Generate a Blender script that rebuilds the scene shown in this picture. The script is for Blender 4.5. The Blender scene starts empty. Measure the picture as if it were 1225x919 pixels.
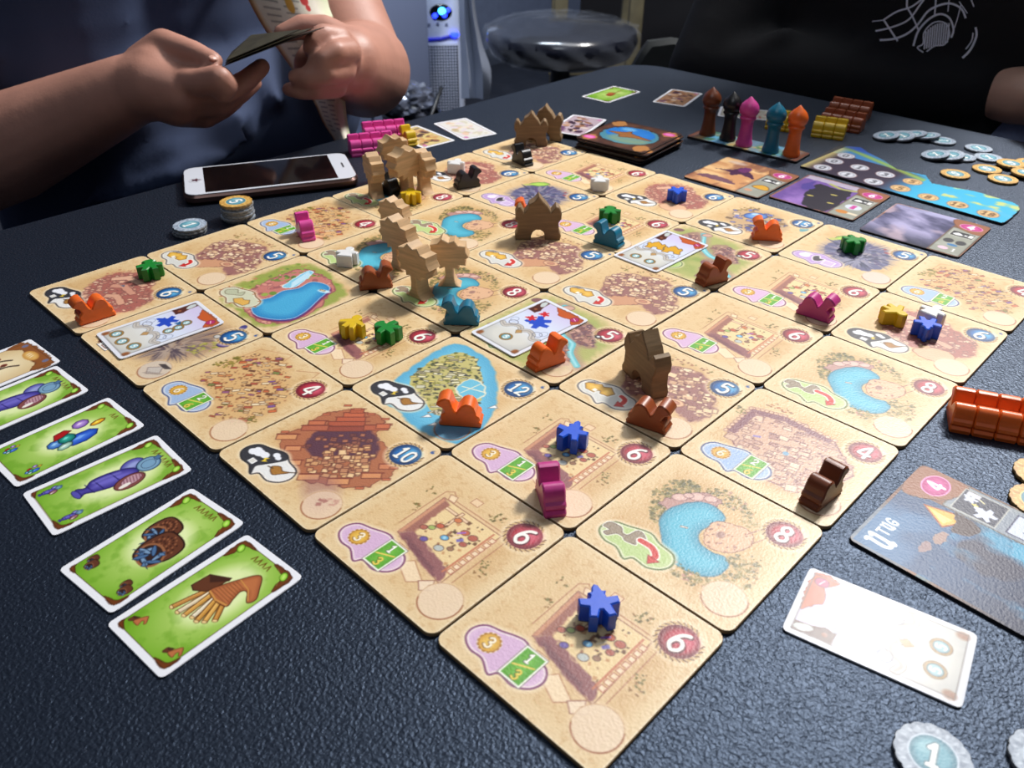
import bpy, bmesh, math, random
import numpy as np
from mathutils import Vector, Matrix
from mathutils.bvhtree import BVHTree

# ------------------------------------------------------------------ camera
SC = bpy.context.scene
COL = SC.collection
FOC = 991.392                                    # focal length in pixels of a 1225 x 919 frame
CAMC = np.array([-0.3594197, -0.3160695, 0.2503582])
CAMR = np.array([[0.6950110, -0.7189641, 0.0070987],
                 [-0.3970014, -0.3919691, -0.8299097],
                 [0.5994577, 0.5739782, -0.5578526]])      # rows: right, down, forward
cam = bpy.data.cameras.new('camera')
cam.sensor_fit = 'HORIZONTAL'; cam.sensor_width = 36.0
cam.lens = FOC / 1225 * 36.0
cam.clip_start = 0.01; cam.clip_end = 60
co = bpy.data.objects.new('camera', cam); COL.objects.link(co)
co.matrix_world = Matrix((
    (CAMR[0][0], -CAMR[1][0], -CAMR[2][0], CAMC[0]),
    (CAMR[0][1], -CAMR[1][1], -CAMR[2][1], CAMC[1]),
    (CAMR[0][2], -CAMR[1][2], -CAMR[2][2], CAMC[2]), (0, 0, 0, 1)))
SC.camera = co
cam.dof.use_dof = True; cam.dof.focus_distance = 0.46; cam.dof.aperture_fstop = 18.0

# ------------------------------------------------------------------ world, lamps, exposure
w = bpy.data.worlds.new('room_glow'); SC.world = w; w.use_nodes = True
w.node_tree.nodes['Background'].inputs['Color'].default_value = (0.60, 0.70, 1.0, 1)
w.node_tree.nodes['Background'].inputs['Strength'].default_value = 0.05
def area(name, loc, target, sx, sy, power, col):
    l = bpy.data.lights.new(name, 'AREA'); l.shape = 'RECTANGLE'; l.size = sx; l.size_y = sy
    l.energy = power; l.color = col
    o = bpy.data.objects.new(name, l); COL.objects.link(o); o.location = loc
    o.rotation_euler = (Vector(target) - Vector(loc)).to_track_quat('-Z', 'Y').to_euler()
    return o
area('ceiling_lamp_or_fill', (1.53, 0.03, 1.65), (0.0, 0.0, 0), 0.30, 0.30, 52, (1.0, 0.97, 0.94))
area('ceiling_lamp_or_fill', (1.05, 0.42, 1.65), (0.05, 0.10, 0), 0.90, 0.90, 10, (0.97, 0.98, 1.0))
area('ceiling_lamp_or_fill', (-0.75, -0.35, 2.0), (0.3, 0.2, 0), 0.8, 0.8, 5.0, (0.86, 0.93, 1.0))  # added fill from the camera side, brightens the second person's front
area('ceiling_lamp_or_fill', (0.9, 1.2, 1.3), (2.3, 2.6, 0.9), 0.6, 0.4, 46, (0.75, 0.86, 1.0))  # added light turned away from the table, only brightens the background
SC.view_settings.view_transform = 'Standard'; SC.view_settings.look = 'None'
SC.view_settings.exposure = 0.22; SC.view_settings.gamma = 1.0; SC.view_settings.use_curve_mapping = False

# ------------------------------------------------------------------ measuring
def ray(x, y):
    d = CAMR.T @ np.array([(x - 612.5) / FOC, (y - 459.5) / FOC, 1.0])
    return d                                       # forward component = 1
def at(x, y, z=0.0):                               # where a sight line meets the height z
    d = ray(x, y); return CAMC + d * ((z - CAMC[2]) / d[2])
def dep(x, y, D):                                  # a point D metres in front of the lens plane
    return CAMC + ray(x, y) * D
def lerp(a, b, t): return a + (b - a) * t

# ------------------------------------------------------------------ objects
def link(o, parent=None):
    COL.objects.link(o)
    if parent is not None: o.parent = parent
    return o
def tag(o, label=None, cat=None, group=None, kind=None):
    if label: o['label'] = label
    if cat: o['category'] = cat
    if group: o['group'] = group
    if kind: o['kind'] = kind
    return o
def empty(name, loc, rz=0.0, label=None, cat=None, group=None):
    o = bpy.data.objects.new(name, None); o.empty_display_size = 0.01
    o.location = loc; o.rotation_euler = (0, 0, rz); link(o)
    return tag(o, label, cat, group)
def obj(name, me, mat=None, parent=None, loc=(0, 0, 0), rot=(0, 0, 0)):
    if mat is not None and len(me.materials) == 0: me.materials.append(mat)
    o = bpy.data.objects.new(name, me); o.location = loc; o.rotation_euler = rot
    return link(o, parent)
def fin(bm, name, smooth=None):
    bmesh.ops.recalc_face_normals(bm, faces=bm.faces)
    me = bpy.data.meshes.new(name); bm.to_mesh(me); bm.free()
    if smooth is not None:
        me.polygons.foreach_set('use_smooth', [True] * len(me.polygons))
        me.set_sharp_from_angle(angle=math.radians(smooth))
    return me

# ------------------------------------------------------------------ materials
def srgb(c):
    c = np.asarray(c, float) / 255.0
    return np.where(c <= 0.04045, c / 12.92, ((c + 0.055) / 1.055) ** 2.4)
MATS = {}
def mat(name, rgb, rough=0.5, bump=0.0, scale=100.0, var=0.0, metal=0.0, coat=0.0, emit=None, spec=0.5, stretch=None, detail=3.0, vscale=None):
    if name in MATS: return MATS[name]
    m = bpy.data.materials.new(name); m.use_nodes = True; nt = m.node_tree; b = nt.nodes['Principled BSDF']
    c = list(srgb(rgb)) + [1]
    b.inputs['Base Color'].default_value = c; b.inputs['Roughness'].default_value = rough
    b.inputs['Metallic'].default_value = metal; b.inputs['Coat Weight'].default_value = coat
    b.inputs['Coat Roughness'].default_value = 0.12; b.inputs['Specular IOR Level'].default_value = spec
    if emit:
        b.inputs['Emission Color'].default_value = list(srgb(emit[0])) + [1]; b.inputs['Emission Strength'].default_value = emit[1]
    if bump or var:
        tc = nt.nodes.new('ShaderNodeTexCoord'); mp = nt.nodes.new('ShaderNodeMapping'); n = nt.nodes.new('ShaderNodeTexNoise')
        nt.links.new(tc.outputs['Object'], mp.inputs['Vector']); nt.links.new(mp.outputs['Vector'], n.inputs['Vector'])
        if stretch: mp.inputs['Scale'].default_value = stretch
        n.inputs['Scale'].default_value = scale; n.inputs['Detail'].default_value = detail
        if bump:
            bp = nt.nodes.new('ShaderNodeBump'); bp.inputs['Strength'].default_value = bump; bp.inputs['Distance'].default_value = 0.0006
            nt.links.new(n.outputs['Fac'], bp.inputs['Height']); nt.links.new(bp.outputs['Normal'], b.inputs['Normal'])
        if var:
            n2 = n
            if vscale:
                n2 = nt.nodes.new('ShaderNodeTexNoise'); n2.inputs['Scale'].default_value = vscale; n2.inputs['Detail'].default_value = 3
                nt.links.new(mp.outputs['Vector'], n2.inputs['Vector'])
            r = nt.nodes.new('ShaderNodeValToRGB'); r.color_ramp.elements[0].position = 0.3; r.color_ramp.elements[1].position = 0.7
            r.color_ramp.elements[0].color = [x * (1 - var) for x in c[:3]] + [1]
            r.color_ramp.elements[1].color = [min(1, x * (1 + var)) for x in c[:3]] + [1]
            nt.links.new(n2.outputs['Fac'], r.inputs['Fac']); nt.links.new(r.outputs['Color'], b.inputs['Base Color'])
    MATS[name] = m; return m
def print_mat(name, rough, bump, scale, coat=0.0, spec=0.5, fiber=None):
    m = bpy.data.materials.new(name); m.use_nodes = True; nt = m.node_tree; b = nt.nodes['Principled BSDF']
    a = nt.nodes.new('ShaderNodeAttribute'); a.attribute_name = 'ink'
    nt.links.new(a.outputs['Color'], b.inputs['Base Color'])
    b.inputs['Roughness'].default_value = rough; b.inputs['Coat Weight'].default_value = coat; b.inputs['Specular IOR Level'].default_value = spec
    b.inputs['Coat Roughness'].default_value = 0.2
    tc = nt.nodes.new('ShaderNodeTexCoord'); n = nt.nodes.new('ShaderNodeTexNoise'); n.inputs['Scale'].default_value = scale; n.inputs['Detail'].default_value = 2
    mp = nt.nodes.new('ShaderNodeMapping'); nt.links.new(tc.outputs['Object'], mp.inputs['Vector'])
    if fiber: mp.inputs['Scale'].default_value = fiber
    nt.links.new(mp.outputs['Vector'], n.inputs['Vector'])
    bp = nt.nodes.new('ShaderNodeBump'); bp.inputs['Strength'].default_value = bump; bp.inputs['Distance'].default_value = 0.0004
    nt.links.new(n.outputs['Fac'], bp.inputs['Height']); nt.links.new(bp.outputs['Normal'], b.inputs['Normal'])
    return m
M_TILEPRINT = print_mat('tile_linen_print', 0.42, 0.35, 900.0)
M_CARDPRINT = print_mat('card_print', 0.29, 0.10, 1400.0, 0.0, 0.28, (1, 6, 1))
M_DJINN = print_mat('large_card_print', 0.40, 0.30, 800.0, 0.0, 0.25)
M_COINPRINT = print_mat('coin_print', 0.45, 0.2, 900.0)
M_PAPER = print_mat('paper_print', 0.55, 0.05, 300.0)
M_BOARDEDGE = mat('greyboard_edge', (150, 122, 84), 0.8, 0.2, 900, 0.15)
M_DARKEDGE = mat('dark_board_edge', (40, 36, 38), 0.7, 0.2, 900, 0.15)
M_CARDEDGE = mat('card_edge', (225, 226, 232), 0.6, 0.1, 900, 0.04)

# ------------------------------------------------------------------ ink: a small painter whose strokes become vertex colours
_rng = np.random.default_rng(7)
_LAT = _rng.random((64, 64))
def vnoise(x, y):
    xi = np.floor(x).astype(int); yi = np.floor(y).astype(int); fx = x - xi; fy = y - yi
    fx = fx * fx * (3 - 2 * fx); fy = fy * fy * (3 - 2 * fy)
    a = _LAT[xi % 64, yi % 64]; b = _LAT[(xi + 1) % 64, yi % 64]; c = _LAT[xi % 64, (yi + 1) % 64]; d = _LAT[(xi + 1) % 64, (yi + 1) % 64]
    return (a * (1 - fx) + b * fx) * (1 - fy) + (c * (1 - fx) + d * fx) * fy
def fbm(x, y, o=4, s=0.0):
    v = 0; a = 0.5; t = 0
    for k in range(o):
        v = v + a * vnoise(x * 2 ** k + 17.3 * k + s, y * 2 ** k + 9.1 * k + s * 1.7); t += a; a *= 0.5
    return v / t
def smooth(pts, n=6, closed=True):
    P = np.array(pts, float); N = len(P); out = []
    rng = range(N) if closed else range(N - 1)
    for i in rng:
        if closed: p0, p1, p2, p3 = P[i - 1], P[i], P[(i + 1) % N], P[(i + 2) % N]
        else: p0, p1, p2, p3 = P[max(i - 1, 0)], P[i], P[i + 1], P[min(i + 2, N - 1)]
        for k in range(n):
            t = k / n
            out.append(0.5 * ((2 * p1) + (-p0 + p2) * t + (2 * p0 - 5 * p1 + 4 * p2 - p3) * t * t + (-p0 + 3 * p1 - 3 * p2 + p3) * t ** 3))
    if not closed: out.append(P[-1])
    return np.array(out)
GLYPH = {
 '0': [[(.5, 1), (.15, .85), (.08, .5), (.15, .15), (.5, 0), (.85, .15), (.92, .5), (.85, .85), (.5, 1)]],
 '1': [[(.25, .78), (.55, 1), (.55, 0)], [(.3, 0), (.8, 0)]],
 '2': [[(.1, .78), (.3, .97), (.65, .98), (.85, .78), (.78, .55), (.4, .28), (.1, .02), (.5, .06), (.9, .0)]],
 '3': [[(.12, .85), (.4, 1), (.75, .92), (.78, .68), (.45, .54), (.8, .42), (.86, .18), (.55, 0), (.1, .1)]],
 '4': [[(.68, 0), (.68, 1), (.08, .32), (.95, .32)]],
 '5': [[(.85, .98), (.25, .98), (.2, .58), (.5, .64), (.85, .48), (.82, .14), (.5, 0), (.12, .1)]],
 '6': [[(.85, .98), (.45, .85), (.15, .5), (.12, .2), (.45, 0), (.82, .14), (.86, .4), (.6, .57), (.25, .5), (.14, .3)]],
 '8': [[(.8, .85), (.5, 1), (.18, .86), (.25, .62), (.75, .42), (.85, .16), (.5, 0), (.14, .15), (.24, .42), (.75, .62), (.8, .85)]],
 '/': [[(.1, 0), (.9, 1)]],
 'x': [[(.15, .1), (.85, .7)], [(.15, .7), (.85, .1)]],
 '?': [[(.15, .8), (.45, 1), (.82, .8), (.5, .45), (.5, .25)], [(.5, .06), (.5, .0)]],
 '+': [[(.5, .15), (.5, .85)], [(.15, .5), (.85, .5)]],
 'U': [[(.1, 1), (.3, .95), (.22, .3), (.4, .02), (.7, .05), (.85, .3)], [(.68, .95), (.9, .98), (.85, .0), (1.0, .05)]],
 'T': [[(.05, .98), (.95, .98)], [(.5, .98), (.5, 0)]],
 'G': [[(.88, .8), (.6, 1), (.2, .8), (.1, .4), (.35, .02), (.75, .05), (.88, .42), (.55, .42)]],
}
class Ink:
    def __init__(s, w, h, n, base=(255, 255, 255)):            # w, h in metres, n columns of dots
        s.w, s.h = w, h; s.nx = n; s.ny = max(2, int(round(n * h / w))); s.p = w / s.nx
        x = np.linspace(0, w, s.nx + 1); y = np.linspace(0, h, s.ny + 1)
        s.X, s.Y = np.meshgrid(x, y); s.c = np.empty(s.X.shape + (3,)); s.c[:] = base
    def box(s, x0, y0, x1, y1):
        i0 = max(0, int((x0) / s.w * s.nx) - 1); i1 = min(s.nx + 1, int(x1 / s.w * s.nx) + 3)
        j0 = max(0, int((y0) / s.h * s.ny) - 1); j1 = min(s.ny + 1, int(y1 / s.h * s.ny) + 3)
        if i1 <= i0 or j1 <= j0: return None
        return (slice(j0, j1), slice(i0, i1))
    def put(s, R, a, col):
        a = np.clip(a, 0, 1)[..., None]; col = np.asarray(col, float)
        s.c[R] = s.c[R] * (1 - a) + col * a
    def wash(s, col, a): s.put((slice(None), slice(None)), a, col)
    def sd(s, R, P):
        X, Y = s.X[R], s.Y[R]; d = np.full(X.shape, 1e9); ins = np.zeros(X.shape, bool); n = len(P)
        for k in range(n):
            ax, ay = P[k]; bx, by = P[(k + 1) % n]; ex, ey = bx - ax, by - ay; L = ex * ex + ey * ey + 1e-18
            t = np.clip(((X - ax) * ex + (Y - ay) * ey) / L, 0, 1)
            d = np.minimum(d, (X - ax - t * ex) ** 2 + (Y - ay - t * ey) ** 2)
            if ay != by:
                ins ^= ((ay > Y) != (by > Y)) & (X < ex * (Y - ay) / (by - ay) + ax)
        d = np.sqrt(d); return np.where(ins, -d, d)
    def poly(s, P, col, a=1.0, soft=0.0, ragged=0.0, rs=30.0, line=None, lw=0.0, halo=None, hw=0.0, grad=None):
        P = np.asarray(P, float); m = max(soft, lw, hw) * 1.2 + ragged + 2 * s.p
        R = s.box(P[:, 0].min() - m, P[:, 1].min() - m, P[:, 0].max() + m, P[:, 1].max() + m)
        if R is None: return
        d = s.sd(R, P)
        if ragged: d = d + (fbm(s.X[R] / s.w * rs, s.Y[R] / s.w * rs, 3) - 0.5) * 2 * ragged
        wd = max(soft, s.p)
        if halo is not None: s.put(R, (1 - np.clip((d) / hw, 0, 1)) * 0.95, halo)
        if grad is not None:                                    # col at the rim to grad inside
            g = np.clip(-d / grad[1], 0, 1)[..., None]; col = np.asarray(col, float) * (1 - g) + np.asarray(grad[0], float) * g
        if col is not None: s.put(R, np.clip(0.5 - d / wd, 0, 1) * a, col)
        if line is not None: s.put(R, np.clip(0.5 + (lw / 2 - np.abs(d)) / s.p, 0, 1) * np.ones_like(d), line)
    def ell(s, cx, cy, rx, ry, col, rot=0.0, n=28, **k):
        t = np.linspace(0, 2 * math.pi, n, endpoint=False); c, q = math.cos(rot), math.sin(rot)
        x = rx * np.cos(t); y = ry * np.sin(t)
        s.poly(np.stack([cx + x * c - y * q, cy + x * q + y * c], 1), col, **k)
    def rect(s, x0, y0, x1, y1, col, **k): s.poly([(x0, y0), (x1, y0), (x1, y1), (x0, y1)], col, **k)
    def bar(s, cx, cy, l, h, rot, col, **k):
        c, q = math.cos(rot), math.sin(rot)
        s.poly([(cx + x * c - y * q, cy + x * q + y * c) for x, y in ((-l/2, -h/2), (l/2, -h/2), (l/2, h/2), (-l/2, h/2))], col, **k)
    def line(s, P, wd, col, a=1.0, soft=0.0):
        P = np.asarray(P, float); m = wd + soft + 2 * s.p
        R = s.box(P[:, 0].min() - m, P[:, 1].min() - m, P[:, 0].max() + m, P[:, 1].max() + m)
        if R is None: return
        X, Y = s.X[R], s.Y[R]; d = np.full(X.shape, 1e9)
        for k in range(len(P) - 1):
            ax, ay = P[k]; ex, ey = P[k + 1] - P[k]; L = ex * ex + ey * ey + 1e-18
            t = np.clip(((X - ax) * ex + (Y - ay) * ey) / L, 0, 1)
            d = np.minimum(d, (X - ax - t * ex) ** 2 + (Y - ay - t * ey) ** 2)
        s.put(R, np.clip(0.5 + (wd / 2 - np.sqrt(d)) / max(s.p, soft), 0, 1) * a, col)
    def text(s, st, cx, cy, size, col, wd=None, rot=0.0, gap=0.25, wide=0.62):
        c, q = math.cos(rot), math.sin(rot); W = size * wide; tot = len(st) * W + (len(st) - 1) * W * gap
        wd = wd or size * 0.17
        for k, ch in enumerate(st):
            x0 = -tot / 2 + k * W * (1 + gap)
            for g in GLYPH.get(ch, []):
                p = np.array(g, float)
                if len(p) > 3: p = smooth(p, 4, False)
                px = x0 + p[:, 0] * W; py = (p[:, 1] - 0.5) * size
                s.line(np.stack([cx + px * c - py * q, cy + px * q + py * c], 1), wd, col)
    def scatter(s, P, n, smin, smax, cols, seed, asp=(1, 2.2), rot=None, a=1.0, line=None, lw=0.0, round_=False):
        P = np.asarray(P, float); rg = random.Random(seed); k = 0; x0, y0 = P.min(0); x1, y1 = P.max(0); tries = 0
        while k < n and tries < n * 20:
            tries += 1; x = rg.uniform(x0, x1); y = rg.uniform(y0, y1); ins = False; m = len(P)
            for e in range(m):
                ax, ay = P[e]; bx, by = P[(e + 1) % m]
                if (ay > y) != (by > y) and x < (bx - ax) * (y - ay) / (by - ay) + ax: ins = not ins
            if not ins: continue
            k += 1; l = rg.uniform(smin, smax); h = l / rg.uniform(*asp); r = rg.uniform(0, math.pi) if rot is None else rot + rg.uniform(-.25, .25)
            col = rg.choice(cols)
            if round_: s.ell(x, y, l / 2, h / 2, col, r, 10, a=a, line=line, lw=lw)
            else: s.bar(x, y, l, h, r, col, a=a, line=line, lw=lw)
    def mesh(s, name, r=0.0, z=0.0, outline=None, scale=1.0):
        """a finely divided face centred on its own origin; r rounds the corners, outline(angle) -> radius cuts it round"""
        x = s.X - s.w / 2; y = s.Y - s.h / 2
        if outline is None:
            hx, hy = s.w / 2, s.h / 2; qx = np.abs(x) - (hx - r); qy = np.abs(y) - (hy - r)
            L = np.hypot(np.maximum(qx, 0), np.maximum(qy, 0)); o = (L > r) & (qx > 0) & (qy > 0)
            f = r / np.maximum(L, 1e-9)
            x = np.where(o, np.sign(x) * ((hx - r) + qx * f), x); y = np.where(o, np.sign(y) * ((hy - r) + qy * f), y)
            keep = np.ones((s.ny, s.nx), bool)
        else:
            rr = np.hypot(x, y); ro = outline(np.arctan2(y, x)); o = rr > ro
            k4 = lambda m: m[:-1, :-1] & m[1:, :-1] & m[:-1, 1:] & m[1:, 1:]
            keep = ~k4(o); f = ro / np.maximum(rr, 1e-9)
            x = np.where(o, x * f, x); y = np.where(o, y * f, y)
        nvx = s.nx + 1; V = np.stack([x * scale, y * scale, np.full_like(x, z)], -1).reshape(-1, 3)
        idx = np.arange(V.shape[0]).reshape(s.ny + 1, nvx)
        F = np.stack([idx[:-1, :-1], idx[:-1, 1:], idx[1:, 1:], idx[1:, :-1]], -1)[keep].reshape(-1, 4)
        col = s.c.reshape(-1, 3)
        used = np.zeros(len(V), bool); used[F.ravel()] = True; mp = np.cumsum(used) - 1
        V = V[used]; col = col[used]; F = mp[F]
        me = bpy.data.meshes.new(name); me.vertices.add(len(V)); me.vertices.foreach_set('co', V.ravel().astype(np.float32))
        me.loops.add(F.size); me.loops.foreach_set('vertex_index', F.ravel().astype(np.int32))
        me.polygons.add(len(F)); me.polygons.foreach_set('loop_start', np.arange(0, F.size, 4, dtype=np.int32))
        me.update(calc_edges=True); me.validate()
        at_ = me.color_attributes.new('ink', 'BYTE_COLOR', 'POINT')
        rgba = np.ones((len(V), 4), np.float32); rgba[:, :3] = np.clip(col / 255.0, 0, 1)
        at_.data.foreach_set('color_srgb', rgba.ravel())
        return me

# ------------------------------------------------------------------ shapes
def rrect(w, h, r, n=5):
    o = []
    for cx, cy, a0 in ((w/2-r, h/2-r, 0), (-w/2+r, h/2-r, 90), (-w/2+r, -h/2+r, 180), (w/2-r, -h/2+r, 270)):
        for k in range(n + 1):
            a = math.radians(a0 + 90 * k / n); o.append((cx + r * math.cos(a), cy + r * math.sin(a)))
    return o
def inset(P, d):
    P = np.asarray(P, float); n = len(P)
    A = 0.5 * sum(P[i][0] * P[(i+1) % n][1] - P[(i+1) % n][0] * P[i][1] for i in range(n)); sg = 1 if A > 0 else -1
    out = []
    for i in range(n):
        e1 = P[i] - P[i-1]; e2 = P[(i+1) % n] - P[i]
        n1 = np.array([-e1[1], e1[0]]) / (np.hypot(*e1) + 1e-12); n2 = np.array([-e2[1], e2[0]]) / (np.hypot(*e2) + 1e-12)
        m = n1 + n2; m = m / (np.hypot(*m) + 1e-9); c = max(0.45, float(m @ n1))
        out.append(P[i] + sg * m * d / c)
    return np.array(out)
def prism(P, z0, z1, bev=0.0, name='body', bottom_bev=True, smooth_=40, holes=None):
    """an outline in the XY plane raised from z0 to z1 with softened rims"""
    bm = bmesh.new(); P = np.asarray(P, float); I = inset(P, bev) if bev else P
    rings = []
    if bev and bottom_bev: rings += [(I, z0), (P, z0 + bev)]
    else: rings += [(P, z0)]
    if bev: rings += [(P, z1 - bev), (I, z1)]
    else: rings += [(P, z1)]
    R = [[bm.verts.new((x, y, z)) for x, y in Q] for Q, z in rings]; n = len(P)
    for a, b in zip(R[:-1], R[1:]):
        for i in range(n): bm.faces.new((a[i], a[(i+1) % n], b[(i+1) % n], b[i]))
    bm.faces.new(R[0][::-1]); bm.faces.new(R[-1])
    return fin(bm, name, smooth_)
def lathe(prof, n=32, name='turned', ang=40):
    bm = bmesh.new(); R = []
    for r, z in prof:
        if r < 1e-6: R.append([bm.verts.new((0, 0, z))])
        else: R.append([bm.verts.new((r * math.cos(2*math.pi*k/n), r * math.sin(2*math.pi*k/n), z)) for k in range(n)])
    for a, b in zip(R[:-1], R[1:]):
        for i in range(n):
            j = (i + 1) % n
            if len(a) == 1 and len(b) > 1: bm.faces.new((a[0], b[i], b[j]))
            elif len(b) == 1 and len(a) > 1: bm.faces.new((a[i], a[j], b[0]))
            elif len(a) > 1: bm.faces.new((a[i], a[j], b[j], b[i]))
    if len(R[0]) > 1: bm.faces.new(R[0][::-1])
    if len(R[-1]) > 1: bm.faces.new(R[-1])
    return fin(bm, name, ang)
def tube(pts, r, n=8, name='tube', closed=False):
    pts = [Vector(p) for p in pts]; rr = r if hasattr(r, '__len__') else [r] * len(pts); bm = bmesh.new(); R = []
    up = Vector((0, 0, 1)); N = len(pts)
    for i, p in enumerate(pts):
        if closed: t = (pts[(i+1) % N] - pts[i-1]).normalized()
        else: t = (pts[min(i+1, N-1)] - pts[max(i-1, 0)]).normalized()
        a = t.cross(up)
        if a.length < 1e-3: a = t.cross(Vector((1, 0, 0)))
        a.normalize(); b = t.cross(a)
        R.append([bm.verts.new(p + (a * math.cos(2*math.pi*k/n) + b * math.sin(2*math.pi*k/n)) * rr[i]) for k in range(n)])
    pr = list(zip(R[:-1], R[1:])) + ([(R[-1], R[0])] if closed else [])
    for a, b in pr:
        for k in range(n): bm.faces.new((a[k], a[(k+1) % n], b[(k+1) % n], b[k]))
    if not closed: bm.faces.new(R[0][::-1]); bm.faces.new(R[-1])
    return fin(bm, name, 60)
def box(x0, x1, y0, y1, z0, z1, bev=0.0, name='box'):
    bm = bmesh.new(); bmesh.ops.create_cube(bm, size=1)
    for v in bm.verts: v.co = ((x0+x1)/2 + v.co.x*(x1-x0), (y0+y1)/2 + v.co.y*(y1-y0), (z0+z1)/2 + v.co.z*(z1-z0))
    if bev: bmesh.ops.bevel(bm, geom=bm.edges[:] , offset=bev, segments=2, affect='EDGES', profile=0.5)
    return fin(bm, name, 40)

# ================================================================== the table
def table_mat():
    m = bpy.data.materials.new('black_pebbled_vinyl'); m.use_nodes = True; nt = m.node_tree; b = nt.nodes['Principled BSDF']
    b.inputs['Base Color'].default_value = (0.0055, 0.0075, 0.0130, 1); b.inputs['Roughness'].default_value = 0.45; b.inputs['Specular Tint'].default_value = (0.50, 0.68, 1.0, 1)
    b.inputs['Specular IOR Level'].default_value = 0.75
    tc = nt.nodes.new('ShaderNodeTexCoord')
    v = nt.nodes.new('ShaderNodeTexNoise'); v.inputs['Scale'].default_value = 600; v.inputs['Detail'].default_value = 2.0; v.inputs['Distortion'].default_value = 0.6
    n = nt.nodes.new('ShaderNodeTexVoronoi'); n.feature = 'SMOOTH_F1'; n.inputs['Scale'].default_value = 760
    ad = nt.nodes.new('ShaderNodeMath'); ad.operation = 'MULTIPLY_ADD'; ad.inputs[1].default_value = 0.5
    nt.links.new(tc.outputs['Object'], v.inputs['Vector']); nt.links.new(tc.outputs['Object'], n.inputs['Vector'])
    nt.links.new(n.outputs['Distance'], ad.inputs[0]); nt.links.new(v.outputs['Fac'], ad.inputs[2])
    bp = nt.nodes.new('ShaderNodeBump'); bp.inputs['Strength'].default_value = 0.7; bp.inputs['Distance'].default_value = 0.0007
    nt.links.new(ad.outputs[0], bp.inputs['Height']); nt.links.new(bp.outputs['Normal'], b.inputs['Normal'])
    return m
tb = empty('table', (-0.2, -0.25, -0.74), 0, 'big table with a black pebbled vinyl top under the whole game', 'table')
TX0, TX1, TY0, TY1 = -1.0, 0.565, -0.90, 0.356
tp = [(x + (TX0+TX1)/2, y + (TY0+TY1)/2) for x, y in rrect(TX1-TX0, TY1-TY0, 0.06, 8)]
obj('tabletop', prism([(x + 0.2, y + 0.25) for x, y in tp], 0.705, 0.74, 0.004, 'tabletop'), table_mat(), tb)
M_BLACKMETAL = mat('black_metal', (18, 18, 20), 0.5)
for lx, ly in ((TX0+.08, TY0+.08), (TX1-.08, TY0+.08), (TX0+.08, TY1-.08), (TX1-.08, TY1-.08)):
    obj('leg', box(lx+.17, lx+.23, ly+.22, ly+.28, 0, 0.705, 0.004, 'leg'), M_BLACKMETAL, tb)

# ================================================================== printed designs of the tiles (s to the right, t upwards, whole tile = 1)
SAND, SAND2, DARK, CREAM = (224, 194, 146), (200, 156, 98), (122, 74, 56), (240, 218, 178)
BROWN = (118, 62, 48)
def base(n, seed):
    k = Ink(1, 1, n, SAND); X, Y = k.X, k.Y
    f = fbm(X * 3, Y * 3, 4, seed); e = np.minimum(np.minimum(X, 1 - X), np.minimum(Y, 1 - Y))
    k.wash(SAND2, np.clip((f - 0.46) * 2.2, 0, .45) * np.clip(e * 6, 0, 1))
    k.wash((212, 172, 114), np.clip(1.15 - np.hypot(X - .5, Y - .5) * 2.0, 0, 1) * (.30 + .3 * (fbm(X * 4, Y * 4, 3, seed + 4) - .5)))
    k.wash((231, 208, 165), np.clip(1 - e * 9, 0, 1) * .65)
    k.wash((252, 240, 214), np.clip(1 - e * 90, 0, 1) * .5)
    k.wash((188, 140, 84), np.clip((fbm(X * 40, Y * 40, 2, seed) - .62) * 2, 0, .25))
    return k
def spot(k, col=(231, 206, 176), a=.8):
    cx, cy, r = .862, .18, .118
    k.ell(cx, cy, r + .01, r + .01, (238, 214, 178), soft=.03, a=.5)
    k.ell(cx, cy, r, r, col, a=a)
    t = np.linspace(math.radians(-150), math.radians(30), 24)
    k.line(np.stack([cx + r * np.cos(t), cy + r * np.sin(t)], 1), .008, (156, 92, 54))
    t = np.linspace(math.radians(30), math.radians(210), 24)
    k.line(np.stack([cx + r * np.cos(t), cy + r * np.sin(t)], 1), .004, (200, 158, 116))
def medal(k, st, red):
    cx, cy = .850, .812
    k.ell(cx, cy, .132, .132, (244, 224, 188), soft=.035, a=.9)
    c0, c1, c2 = ((112, 18, 34), (172, 34, 54), (220, 104, 124)) if red else ((14, 54, 104), (30, 104, 172), (110, 190, 226))
    for j in range(44):                                        # woven wreath round the coin
        a = j / 44 * 2 * math.pi
        if math.radians(28) < a < math.radians(58): continue
        k.bar(cx + .112 * math.cos(a), cy + .112 * math.sin(a), .03, .008, a + .9, (112, 72, 38) if j % 2 else (206, 168, 108))
    k.ell(cx, cy, .101, .101, c0); k.ell(cx, cy, .092, .092, c0, grad=(c1, .03))
    k.ell(cx + .022, cy + .028, .058, .052, c2, soft=.06, a=.75)
    sz = .128 if len(st) == 1 else .108; wd = .62 if len(st) == 1 else .52
    k.text(st, cx + .004, cy - .004, sz, (84, 8, 28) if red else (8, 34, 72), sz * .235, wide=wd)
    k.text(st, cx, cy, sz, (250, 246, 236), sz * .165, wide=wd)
    if not red: k.ell(.957, .94, .014, .011, (50, 88, 150)); k.bar(.95, .955, .02, .006, .8, (50, 88, 150))
SHIELD = smooth([(.1, .115), (.085, .175), (.12, .235), (.2, .262), (.315, .30), (.40, .268), (.50, .25), (.54, .19), (.52, .12), (.45, .075), (.36, .08), (.325, .04), (.245, .082), (.165, .08)], 4)
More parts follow.
